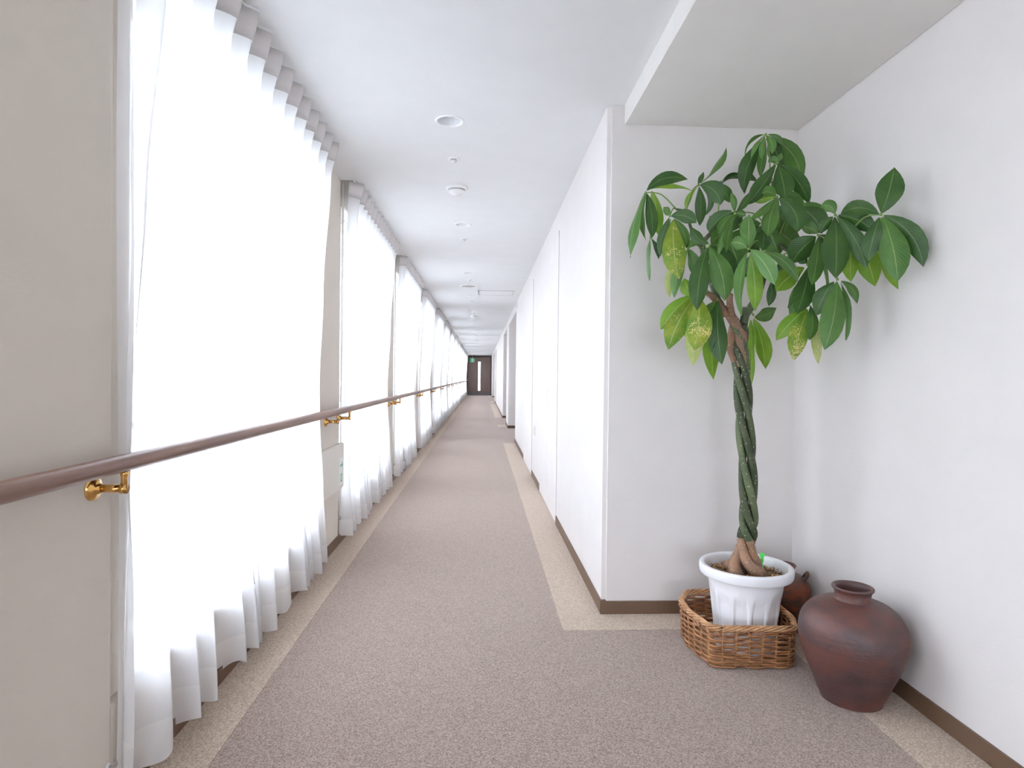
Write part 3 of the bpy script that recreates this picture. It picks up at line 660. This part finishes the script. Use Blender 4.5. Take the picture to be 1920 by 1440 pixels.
["k", [1.2757, 2.28, 1.6722, 1.3257, 2.2975, 1.6449, 1.3621, 2.34, 1.6048, 0.714, -0.5681, 0.4092], 0.066, 0],
["l", [1.2645, 2.16, 1.719, 1.2567, 2.1646, 1.7635, 1.224, 2.18, 1.7485, -0.4149, 0.3777, -0.8278], 0.046, 1],
["l", [1.2667, 2.16, 1.7076, 1.2488, 2.1114, 1.5867, 1.2431, 2.11, 1.4783, 0.9695, -0.2405, -0.0472], 0.0918, 0],
["l", [1.2746, 2.16, 1.7097, 1.3255, 2.1081, 1.6201, 1.3486, 2.1, 1.5124, 0.6646, -0.6082, 0.4341], 0.06, 0],
["l", [1.2785, 2.16, 1.7136, 1.334, 2.116, 1.6985, 1.3792, 2.1, 1.6367, 0.1696, -0.6571, 0.7344], 0.061, 0],
["l", [1.2588, 2.16, 1.7093, 1.2306, 2.1681, 1.6869, 1.2293, 2.19, 1.6542, 0.8258, -0.1739, -0.5365], 0.0377, 0],
["m", [1.3525, 2.03, 1.6904, 1.3726, 2.014, 1.7602, 1.3927, 2.03, 1.8452, -0.7856, 0.5842, 0.204], 0.0866, 0],
["m", [1.3432, 2.03, 1.6866, 1.2742, 2.0276, 1.7248, 1.2208, 2.05, 1.6907, 0.0252, 0.3479, -0.9372], 0.0523, 0],
["m", [1.3601, 2.03, 1.6815, 1.4501, 1.9835, 1.6254, 1.4656, 1.98, 1.5008, 0.595, -0.6152, 0.5172], 0.0688, 0],
["m", [1.3565, 2.03, 1.676, 1.3695, 1.9763, 1.5604, 1.3714, 1.97, 1.4477, 0.7284, -0.6495, 0.2182], 0.0879, 1],
["m", [1.3453, 2.03, 1.674, 1.3167, 2.0253, 1.6008, 1.3216, 2.05, 1.5305, 0.833, -0.5123, -0.209], 0.0603, 0],
["m", [1.3509, 2.03, 1.6741, 1.3544, 2.0196, 1.5457, 1.4364, 2.06, 1.4371, 0.9398, 0.0167, 0.3412], 0.0558, 3],
["n", [1.3393, 2.16, 1.6363, 1.3153, 2.154, 1.5549, 1.3426, 2.18, 1.4778, 0.9596, -0.2811, -0.0153], 0.0585, 3],
["n", [1.3512, 2.16, 1.6385, 1.3845, 2.1409, 1.5499, 1.4201, 2.16, 1.4607, 0.8193, -0.4774, 0.3176], 0.0761, 3],
["o", [1.2623, 2.4, 1.8058, 1.3184, 2.3716, 1.7708, 1.3368, 2.37, 1.6985, 0.7309, -0.327, 0.5991], 0.0967, 0],
["o", [1.2599, 2.4, 1.8164, 1.3504, 2.4009, 1.807, 1.3638, 2.43, 1.726, 0.6634, -0.4091, 0.6265], 0.0736, 1],
["o", [1.2493, 2.4, 1.8013, 1.2178, 2.4191, 1.762, 1.2286, 2.46, 1.7126, 0.8894, -0.2545, -0.3796], 0.0819, 1],
["o", [1.2404, 2.4, 1.8096, 1.2008, 2.4295, 1.7958, 1.1929, 2.48, 1.7603, 0.7018, -0.0215, -0.7121], 0.0686, 0],
["p", [1.1386, 2.45, 1.7451, 1.1797, 2.4359, 1.6888, 1.2025, 2.4493, 1.6229, 0.8708, -0.1837, 0.456], 0.094, 1],
["p", [1.1275, 2.45, 1.7448, 1.0933, 2.4533, 1.6995, 1.0928, 2.4779, 1.6481, 0.7585, -0.5007, -0.417], 0.0827, 0],
["p", [1.1251, 2.45, 1.7556, 1.074, 2.4343, 1.7311, 1.0294, 2.4379, 1.746, 0.0798, 0.1489, -0.9856], 0.0757, 1],
["p", [1.1408, 2.45, 1.7451, 1.2333, 2.4546, 1.7187, 1.3179, 2.5, 1.6574, 0.4799, -0.6326, 0.6079], 0.085, 1],
["q", [0.9824, 2.45, 1.6961, 1.0234, 2.4433, 1.6361, 1.0438, 2.4651, 1.5682, 0.8824, -0.2581, 0.3933], 0.0978, 1],
["q", [0.9736, 2.45, 1.6959, 0.9442, 2.4528, 1.6392, 0.9495, 2.48, 1.5799, 0.9421, -0.2204, -0.2526], 0.0832, 1],
["q", [0.9889, 2.45, 1.7006, 1.0708, 2.4577, 1.6975, 1.1477, 2.5, 1.6538, 0.3091, -0.0952, 0.9463], 0.088, 1],
["q", [0.969, 2.45, 1.7088, 0.9361, 2.4646, 1.7393, 0.9315, 2.5, 1.7921, -0.6698, 0.4642, -0.5795], 0.0663, 0],
["q", [0.9844, 2.45, 1.7113, 1.0166, 2.4605, 1.7632, 1.0614, 2.5, 1.8239, -0.8472, 0.2484, 0.4695], 0.0713, 0]
]

# ================================================================== JARS
def jar_mat(name, cols, sc=3.0):
    m = mat(name, cols[0], .42, spec=.45)
    v = coords(m, 'Object', (sc, sc, sc*2.2)); f = noise_tex(m, v, 1.6, 6, .6)
    lk(m, ramp(m, f, [(.28, cols[0]), (.45, cols[1]), (.58, cols[2]), (.75, cols[3])]), base(m))
    v2 = coords(m, 'Object', (6, 6, 90)); h = noise_tex(m, v2, 1.0, 4, .6)
    v3 = coords(m, 'Object', (70, 70, 70)); h3 = noise_tex(m, v3, 1.0, 3, .6)
    ad = nd(m, 'ShaderNodeMath', operation='ADD'); lk(m, h, ad.inputs[0]); lk(m, h3, ad.inputs[1]); bump(m, ad.outputs[0], .35, .003)
    rr = nd(m, 'ShaderNodeMapRange'); rr.inputs['To Min'].default_value = .28; rr.inputs['To Max'].default_value = .6; lk(m, f, rr.inputs['Value']); lk(m, rr.outputs[0], m.node_tree.nodes['Principled BSDF'].inputs['Roughness'])
    return m
m_jar = jar_mat('stoneware_red_brown', [(.040, .026, .027), (.075, .040, .038), (.12, .046, .036), (.075, .052, .052)])
m_jar2 = jar_mat('stoneware_dark_rust', [(.045, .028, .02), (.10, .045, .028), (.25, .06, .02), (.08, .05, .04)], 5)
def lathe_smooth(prof, sub=5):
    p = smooth_path([(r, 0, z) for r, z in prof], sub); return [(q.x, q.z) for q in p]
t = empty('stoneware_jar', (1.309, 2.085, 0)); tag(t, 'large reddish brown bulbous stoneware jar standing against the right wall', 'jar')
body = lathe_smooth([(.0, .003), (.092, .003), (.104, .012), (.128, .070), (.158, .140), (.177, .205), (.179, .250), (.168, .295), (.138, .332), (.098, .352), (.064, .362)], 5)
mb = MB().lathe(body, seg=72)
mb.v = [Vector(p)*(.97+.010*noise.noise(Vector(p)*7)) for p in mb.v]
for i, p in enumerate(mb.v): p.z = max(p.z, .002)
mb.build('body', m_jar, t, smooth=True)
nk = lathe_smooth([(.066, .358), (.061, .370), (.060, .385), (.064, .395), (.069, .401), (.069, .407), (.063, .409), (.056, .402), (.053, .385), (.056, .36), (.09, .335), (.12, .30)], 4)
MB().lathe([(a*.97, b*.97) for a, b in nk], seg=56).build('neck', m_jar, t, smooth=True)
t = empty('lugged_jar', (1.368, 2.70, 0)); tag(t, 'small dark rust jar with lugs half hidden behind the white flowerpot', 'jar')
body = lathe_smooth([(0, .003), (.075, .003), (.08, .01), (.10, .08), (.115, .15), (.108, .205), (.08, .238), (.052, .250), (.047, .268), (.056, .284), (.050, .286), (.042, .268), (.04, .25)], 5)
MB().lathe(body, seg=56).build('body', m_jar2, t, smooth=True)
for i in range(4):
    a = math.pi*(.25+.5*i)+.35; c, s = math.cos(a), math.sin(a); tx, ty = -s, c
    MB().tube(smooth_path([(.083*c-.024*tx, .083*s-.024*ty, .225), (.098*c-.018*tx, .098*s-.018*ty, .25), (.10*c, .10*s, .258), (.098*c+.018*tx, .098*s+.018*ty, .25), (.083*c+.024*tx, .083*s+.024*ty, .225)], 4), .008, 8).build('lug', m_jar2, t, smooth=True)

# ================================================================== WICKER BASKET
def wick(name, a, b):
    m = mat(name, a, .45)
    v = coords(m, 'Object', (26, 26, 50)); f = noise_tex(m, v, 1.0, 4, .6)
    lk(m, ramp(m, f, [(.3, a), (.7, b)]), base(m)); return m
m_wick = wick('willow_honey', (.13, .046, .018), (.43, .185, .072))
m_wick2 = wick('willow_stake', (.30, .16, .06), (.48, .27, .11))
m_wick3 = wick('willow_pale_rim', (.28, .12, .05), (.62, .36, .18))
bk = empty('wicker_basket', (1.075, 2.5, 0)); tag(bk, 'low woven wicker basket holding the white flowerpot', 'basket')
poly = [(-.172, -.185), (.132, -.198), (.175, -.10), (.182, .10), (.135, .20), (-.135, .20), (-.198, .10), (-.206, -.02)]
def bpath(n):
    # closed rounded outline, corner cut by Catmull-Rom between edge points
    pts = []
    for i in range(len(poly)):
        a = Vector((*poly[i], 0)); b = Vector((*poly[(i+1) % len(poly)], 0))
        pts += [a.lerp(b, .12), a.lerp(b, .5), a.lerp(b, .88)]
    out = []; m_ = len(pts)
    for i in range(m_):
        p0, p1, p2, p3 = pts[i-1], pts[i], pts[(i+1) % m_], pts[(i+2) % m_]
        for k in range(10):
            t_ = k/10; out.append(.5*((2*p1)+(p2-p0)*t_+(2*p0-5*p1+4*p2-p3)*t_*t_+(3*p1-p0-3*p2+p3)*t_**3))
    # resample by length
    d_ = [0]
    for i in range(len(out)): d_.append(d_[-1]+(out[(i+1) % len(out)]-out[i]).length)
    tot = d_[-1]; res = []; j = 0
    for i in range(n):
        s = tot*i/n
        while d_[j+1] < s: j += 1
        res.append(out[j].lerp(out[(j+1) % len(out)], (s-d_[j])/(d_[j+1]-d_[j])))
    return res
NS = 27
base_path = bpath(NS*8)
def outward(i):
    n_ = len(base_path); t_ = (base_path[(i+1) % n_]-base_path[i-1]).normalized(); return Vector((t_.y, -t_.x, 0))
ROWS = 14
for r in range(ROWS):
    z = .007+r*.0104
    pts = []
    for i, p in enumerate(base_path):
        ph = math.pi*i/8 + math.pi*(r % 2)
        o = outward(i)
        pts.append(p*(1+.035*z/.15) + o*(.0056*math.sin(ph)) + Vector((0, 0, z+.0012*math.sin(i*.21+r*2.1)+.0011*math.sin(i*.043+r))))
    MB().tube(pts, .0043+.0004*math.sin(r*3.3), 6, closed=True).build('wicker_strand', m_wick, bk, smooth=True)
for i in range(NS):
    p = base_path[i*8]; o = outward(i*8)
    MB().tube([p+Vector((0, 0, .004)), p*1.02+Vector((0, 0, .08)), p*1.035+Vector((0, 0, .160))], .0038, 6).build('stake', m_wick2, bk, smooth=True)
for q in range(5):          # rolled rim of slanting rods
    pts = []
    for i, p in enumerate(base_path):
        a = 2*math.pi*(i/len(base_path)*9 + q/5.0)
        pts.append(p*1.04 + outward(i)*(.0085*math.cos(a)) + Vector((0, 0, .160+.0080*math.sin(a))))
    MB().tube(pts, .0045, 6, closed=True).build('rim_strand', m_wick3, bk, smooth=True)
for i in (2, 5, 8, 12, 150, 158, 190, 200, 206):      # loose rod ends along the rim
    p = base_path[i % len(base_path)]; q = base_path[(i+9) % len(base_path)]
    MB().tube([p*1.05+Vector((0, 0, .166)), (p+q)*.5*1.075+Vector((0, 0, .160)), q*1.085+Vector((0, 0, .139))], [.004, .004, .0025], 6).build('rod_end', m_wick3, bk, smooth=True)
mbb = MB(); nb_ = len(base_path)
mbb.v = [tuple(p*.97+Vector((0, 0, .003))) for p in base_path[::2]]; mbb.f = [tuple(range(len(mbb.v)))]
mbb.build('basket_base', m_wick2, bk)

# ================================================================== POTTED TREE
PX, PY = 1.108, 2.5
tree = empty('potted_tree', (PX, PY, .008)); tag(tree, 'tall braided-trunk money tree with glossy palmate leaves in a white ribbed pot', 'potted plant')
TO = Vector((PX, PY, .008))
m_pot = mat('pot_white_plastic', (.86, .86, .88), .35)
prof = lathe_smooth([(0, .0), (.108, .0), (.116, .004), (.120, .02), (.130, .12), (.145, .25), (.152, .295)], 6)
NA = 288; v = []; f = []; NPAN = 12
for i in range(NA):
    a = 2*math.pi*i/NA
    u = (a*NPAN/(2*math.pi)+.5) % 1.0 - .5
    for r, z in prof:
        top = .232 - .030*(abs(u)/.38)**2.4
        ind = 1/(1+math.exp((abs(u)-.39)*90)) * 1/(1+math.exp((z-top)*700)) * (1 if z > .02 else z/.02)
        rr = r - .0075*ind*(1 if r > .09 else 0)
        v.append((rr*math.cos(a), rr*math.sin(a), z))
n_ = len(prof)
for i in range(NA):
    j = (i+1) % NA
    for k in range(n_-1): f.append((i*n_+k, j*n_+k, j*n_+k+1, i*n_+k+1))
pot = mesh_obj('pot', v, f, m_pot, tree, smooth=True)
rim = lathe_smooth([(.150, .292), (.176, .298), (.183, .303), (.186, .318), (.186, .334), (.182, .341), (.172, .342), (.164, .338), (.160, .325), (.156, .29)], 4)
MB().lathe(rim, seg=96).build('rim', m_pot, pot, smooth=True)
m_soil = mat('soil_dark', (.09, .055, .03), .95)
soil = MB().lathe([(.157, .296), (.10, .303), (0, .306)], seg=48); soil.build('soil', m_soil, tree, smooth=True)
m_chip = wick('bark_chips', (.22, .11, .045), (.55, .33, .14))
ch = MB(); rr_ = random.Random(3)
for i in range(420):
    a = rr_.uniform(0, 2*math.pi); r = .152*math.sqrt(rr_.random()); s = rr_.uniform(.004, .009)
    c = Vector((r*math.cos(a), r*math.sin(a), .304+rr_.uniform(0, .006)))
    ax1 = Vector((rr_.uniform(-1, 1), rr_.uniform(-1, 1), rr_.uniform(-.5, .5))).normalized(); ax2 = ax1.orthogonal().normalized(); ax3 = ax1.cross(ax2)
    b = len(ch.v); ch.v += [c+ax1*s, c-ax1*s, c+ax2*s*.7, c-ax2*s*.7, c+ax3*s*.5, c-ax3*s*.5]
    ch.f += [(b, b+2, b+4), (b+2, b+1, b+4), (b+1, b+3, b+4), (b+3, b, b+4), (b+2, b, b+5), (b+1, b+2, b+5), (b+3, b+1, b+5), (b, b+3, b+5)]
co = ch.build('bark_chips', m_chip, tree); co['kind'] = 'stuff'
am = empty('plant_food_stick', (PX+.098, PY+.06, .322)); tag(am, 'small bright green plastic stick poking out of the soil behind the trunk', 'plant food')
MB().lathe([(0, .055), (.004, .055), (.0065, .048), (.0065, .02), (.003, .012), (.003, -.01)], seg=12).build('ampoule', mat('bright_green_plastic', (.10, .75, .10), .3), am, smooth=True)
MB().box(-.011, .011, -.0015, .0015, .04, .052).build('tab', mat('bright_green_tab', (.12, .8, .12), .3), am)

# bark: green with tan patches and pale dots, browner near the soil
def bark(name, low, g=1.0):
    m = mat(name, (.1, .1, .06), .55, spec=.35)
    v = coords(m, 'Object', (12, 12, 9)); f = noise_tex(m, v, 1.0, 4, .55)
    if low: col = ramp(m, f, [(.3, (.16, .095, .065)), (.5, (.24, .14, .09)), (.62, (.31, .17, .10)), (.75, (.17, .12, .09))])
    else: col = ramp(m, f, [(.35, (.040*g, .060*g, .030*g)), (.52, (.070*g, .090*g, .042*g)), (.68, (.10*g, .115*g, .06*g)), (.74, (.27, .16, .10))])
    vo = nd(m, 'ShaderNodeTexVoronoi'); vo.inputs['Scale'].default_value = 1.0
    lk(m, coords(m, 'Object', (95, 95, 60)), vo.inputs['Vector'])
    th = nd(m, 'ShaderNodeMath', operation='LESS_THAN'); th.inputs[1].default_value = .17; lk(m, vo.outputs['Distance'], th.inputs[0])
    mx = nd(m, 'ShaderNodeMix', data_type='RGBA'); lk(m, th.outputs[0], mx.inputs[0]); lk(m, col, mx.inputs[6]); mx.inputs[7].default_value = (.48, .40, .26, 1)
    lk(m, mx.outputs[2], base(m)); h = noise_tex(m, coords(m, 'Object', (60, 60, 90)), 1.0, 4, .6); bump(m, h, .4, .003); return m
m_bark = bark('bark_green', False); m_bark_b = bark('bark_green_dark', False, .72); m_bark_c = bark('bark_green_light', False, 1.3); m_root = bark('bark_brown_root', True)
m_tan = bark('bark_tan_top', True)
loc = lambda p: Vector(p)-TO
tp = smooth_path([loc(p) for p in TRUNK], 14)
NSTR = 4; TURNS = 2.3
for sidx in range(NSTR):
    pts = []; rad = []
    for i, p in enumerate(tp):
        t_ = i/(len(tp)-1)
        a = -2*math.pi*(TURNS*t_*(1-.1*t_) + sidx/NSTR) + .8
        flare = max(0, 1-t_/.10)
        R_ = .0252 + .046*flare**1.2 - .002*t_ + (.006*max(0, (t_-.9)/.1))
        a_eff = a
        pts.append(p + Vector((math.cos(a_eff)*R_, math.sin(a_eff)*R_*.9, 0)))
        rad.append(.0158 - .0022*t_ + .013*max(0, 1-t_/.15) + .0012*math.sin(t_*40+sidx*2))
    pts[0].z = .300
    k = int(len(pts)*.16)
    st = MB().tube(pts[k-1:], rad[k-1:], 14).build('trunk_stem', (m_bark, m_bark_b, m_bark_c, m_bark_b)[sidx], tree, smooth=True)
    MB().tube(pts[:k+2], [r*1.03 for r in rad[:k+2]], 14).build('root_base', m_root, st, smooth=True)
def br_part(key, r0, r1, mm):
    p = smooth_path([loc(q) for q in BRANCHES[key]], 6); n = len(p)
    return MB().tube(p, [lerp(r0, r1, i/(n-1)) for i in range(n)], 10).build('branch', mm, tree, smooth=True)
br_part('stub', .017, .010, m_tan); br_part('stub2', .014, .011, m_tan)
br_part('l', .016, .006, m_bark); br_part('l2', .008, .004, m_bark); br_part('m', .017, .005, m_bark); br_part('r', .010, .004, m_bark)
top = loc(TRUNK[-1])
MB().tube(smooth_path([top+Vector((.014, 0, -.17)), top+Vector((.008, -.01, -.08)), top+Vector((-.004, -.012, -.02)), loc(BRANCHES['l'][0])+Vector((-.006, 0, .02))], 6), [.023]*6+[.025]*6+[.021]*7, 12).build('trunk_fork', m_tan, tree, smooth=True)
MB().tube(smooth_path([top+Vector((-.012, 0, -.15)), top+Vector((-.034, 0, -.09)), top+Vector((-.026, 0, -.03)), top+Vector((-.012, .0, .03))], 6), [.014]*6+[.019]*6+[.016]*7, 12).build('trunk_fork', m_tan, tree, smooth=True)
MB().tube(smooth_path([top+Vector((.018, .004, -.16)), top+Vector((.022, 0, -.08)), top+Vector((.022, 0, 0)), loc(BRANCHES['m'][0])+Vector((.006, 0, .03))], 6), [.017]*6+[.018]*6+[.017]*7, 12).build('trunk_fork', m_bark, tree, smooth=True)

# leaves
def leaf_mat(name, a, b, rib, spots=None, trans=.25):
    m = mat(name, a, .36, spec=.45); nt = m.node_tree; pb = nt.nodes['Principled BSDF']
    uvn = nd(m, 'ShaderNodeTexCoord'); sp = nd(m, 'ShaderNodeSeparateXYZ'); lk(m, uvn.outputs['UV'], sp.inputs[0])
    f = noise_tex(m, coords(m, 'Object', (14, 14, 14)), 1.0, 3, .6)
    col = ramp(m, f, [(.3, a), (.7, b)])
    if spots:
        g = noise_tex(m, coords(m, 'Object', (1, 1, 1)), 170, 2, .6)
        g2 = noise_tex(m, coords(m, 'Object', (1, 1, 1)), 16, 2, .5)
        ml = nd(m, 'ShaderNodeMath', operation='MULTIPLY'); lk(m, g, ml.inputs[0]); lk(m, g2, ml.inputs[1])
        gt = nd(m, 'ShaderNodeMath', operation='GREATER_THAN'); gt.inputs[1].default_value = .335; lk(m, ml.outputs[0], gt.inputs[0])
        mx = nd(m, 'ShaderNodeMix', data_type='RGBA'); lk(m, gt.outputs[0], mx.inputs[0]); lk(m, col, mx.inputs[6]); mx.inputs[7].default_value = (*spots, 1); col = mx.outputs[2]
    d = nd(m, 'ShaderNodeMath', operation='SUBTRACT'); lk(m, sp.outputs[0], d.inputs[0]); d.inputs[1].default_value = .5
    ab = nd(m, 'ShaderNodeMath', operation='ABSOLUTE'); lk(m, d.outputs[0], ab.inputs[0])
    le = nd(m, 'ShaderNodeMath', operation='LESS_THAN'); lk(m, ab.outputs[0], le.inputs[0]); le.inputs[1].default_value = .022
    mx = nd(m, 'ShaderNodeMix', data_type='RGBA'); lk(m, le.outputs[0], mx.inputs[0]); lk(m, col, mx.inputs[6]); mx.inputs[7].default_value = (*rib, 1)
    lk(m, mx.outputs[2], base(m))
    # side veins as fine relief
    ma = nd(m, 'ShaderNodeMath', operation='MULTIPLY_ADD'); lk(m, ab.outputs[0], ma.inputs[0]); ma.inputs[1].default_value = -.5; lk(m, sp.outputs[1], ma.inputs[2])
    mu = nd(m, 'ShaderNodeMath', operation='MULTIPLY'); lk(m, ma.outputs[0], mu.inputs[0]); mu.inputs[1].default_value = 95
    si = nd(m, 'ShaderNodeMath', operation='SINE'); lk(m, mu.outputs[0], si.inputs[0]); bump(m, si.outputs[0], .18, .0015)
    tl = nd(m, 'ShaderNodeBsdfTranslucent'); lk(m, mx.outputs[2], tl.inputs['Color'])
    ms = nd(m, 'ShaderNodeMixShader'); ms.inputs[0].default_value = trans
    out = nt.nodes['Material Output']; lk(m, pb.outputs[0], ms.inputs[1]); lk(m, tl.outputs[0], ms.inputs[2]); lk(m, ms.outputs[0], out.inputs['Surface'])
    return m
RIB = (.20, .30, .10)
LM = [leaf_mat('leaf_deep_green', (.026, .078, .015), (.048, .118, .022), (.12, .22, .07)),
      leaf_mat('leaf_mid_green', (.052, .135, .024), (.085, .19, .036), RIB),
      leaf_mat('leaf_fresh_and_front_lit', (.085, .20, .045), (.13, .27, .07), (.30, .40, .16)),  # lighter tone: young top leaves, and gloss put into the front leaves' colour
      leaf_mat('leaf_yellow_green', (.12, .27, .02), (.21, .36, .035), (.36, .45, .12), None, .4),
      leaf_mat('leaf_spotted', (.09, .22, .02), (.27, .33, .035), (.36, .42, .14), (.60, .50, .18), .35),
      leaf_mat('leaf_pale', (.36, .44, .13), (.50, .55, .22), (.55, .55, .25), (.62, .60, .36), .4)]
m_pet = mat('petiole_green', (.16, .26, .06), .5)
WID = [(0, .07), (.05, .20), (.16, .50), (.30, .80), (.45, .97), (.58, 1.0), (.70, .93), (.82, .70), (.92, .38), (1.0, .02)]
NL = 9
def make_leaf(B, Mc, T, Sd, w, tint, idx):
    B, Mc, T, Sd = map(Vector, (B, Mc, T, Sd)); v = []; uv = []; f = []
    cross = [-1, -.5, 0, .5, 1]
    for j in range(NL+1):
        t = j/NL; p = B*(1-t)**2 + Mc*2*t*(1-t) + T*t*t
        tg = ((Mc-B)*2*(1-t) + (T-Mc)*2*t).normalized()
        s = (Sd - tg*Sd.dot(tg)).normalized(); n = s.cross(tg)
        hw = interp(WID, t)*w/2
        wv = .0035*math.sin(t*9+idx)*min(1, w/.06)
        for c in cross:
            lift = abs(c)*hw*.28 + abs(c)**2*wv*(1 if c > 0 else -1)
            v.append(p + s*(c*hw) + n*lift); uv.append((.5+c*.5, t))
    for j in range(NL):
        for k in range(4): a = j*5+k; f.append((a, a+1, a+6, a+5))
    return v, f, uv
att = {'l': BRANCHES['l'], 'm': BRANCHES['m'], 'r': BRANCHES['r'], 'f': [BRANCHES['l'][0], BRANCHES['m'][0], TRUNK[-1]]}
att['l'] = att['l'][1:] + BRANCHES['l2'][1:]
pet = {}
for nm, (x, y, z, a) in HUBS.items():
    hub = loc((x, y, z))
    cand = [loc(HUBS['a'][:3])] if a == 'a' else [loc(p) for p in att[a]]
    src = min(cand, key=lambda p: (p-hub).length + max(0, p.z-hub.z)*1.0)
    midp = (src+hub)/2 + Vector((0, 0, .18*(hub-src).length))
    pts = smooth_path([src, midp, hub], 6)
    pet[nm] = MB().tube(pts, [lerp(.0035, .0022, i/(len(pts)-1)) for i in range(len(pts))], 6).lathe([(0, -.006), (.004, -.004), (.0058, 0), (.004, .004), (0, .006)], hub.x, hub.y, hub.z, 8).build('petiole', m_pet, tree, smooth=True)
for i, (c, d, w, tint) in enumerate(LEAVES):
    B, Mc, T, Sd = loc(d[0:3]), loc(d[3:6]), loc(d[6:9]), d[9:12]
    hub = loc(HUBS[c][:3])
    v, f, uv = make_leaf(B, Mc, T, Sd, w, tint, i)
    o = mesh_obj('leaf', v, f, LM[tint], pet[c], smooth=True, uvs=uv)
    if tint == 4: o['label'] = 'yellowing spotted leaf'
    elif tint == 5: o['label'] = 'pale faded leaf'
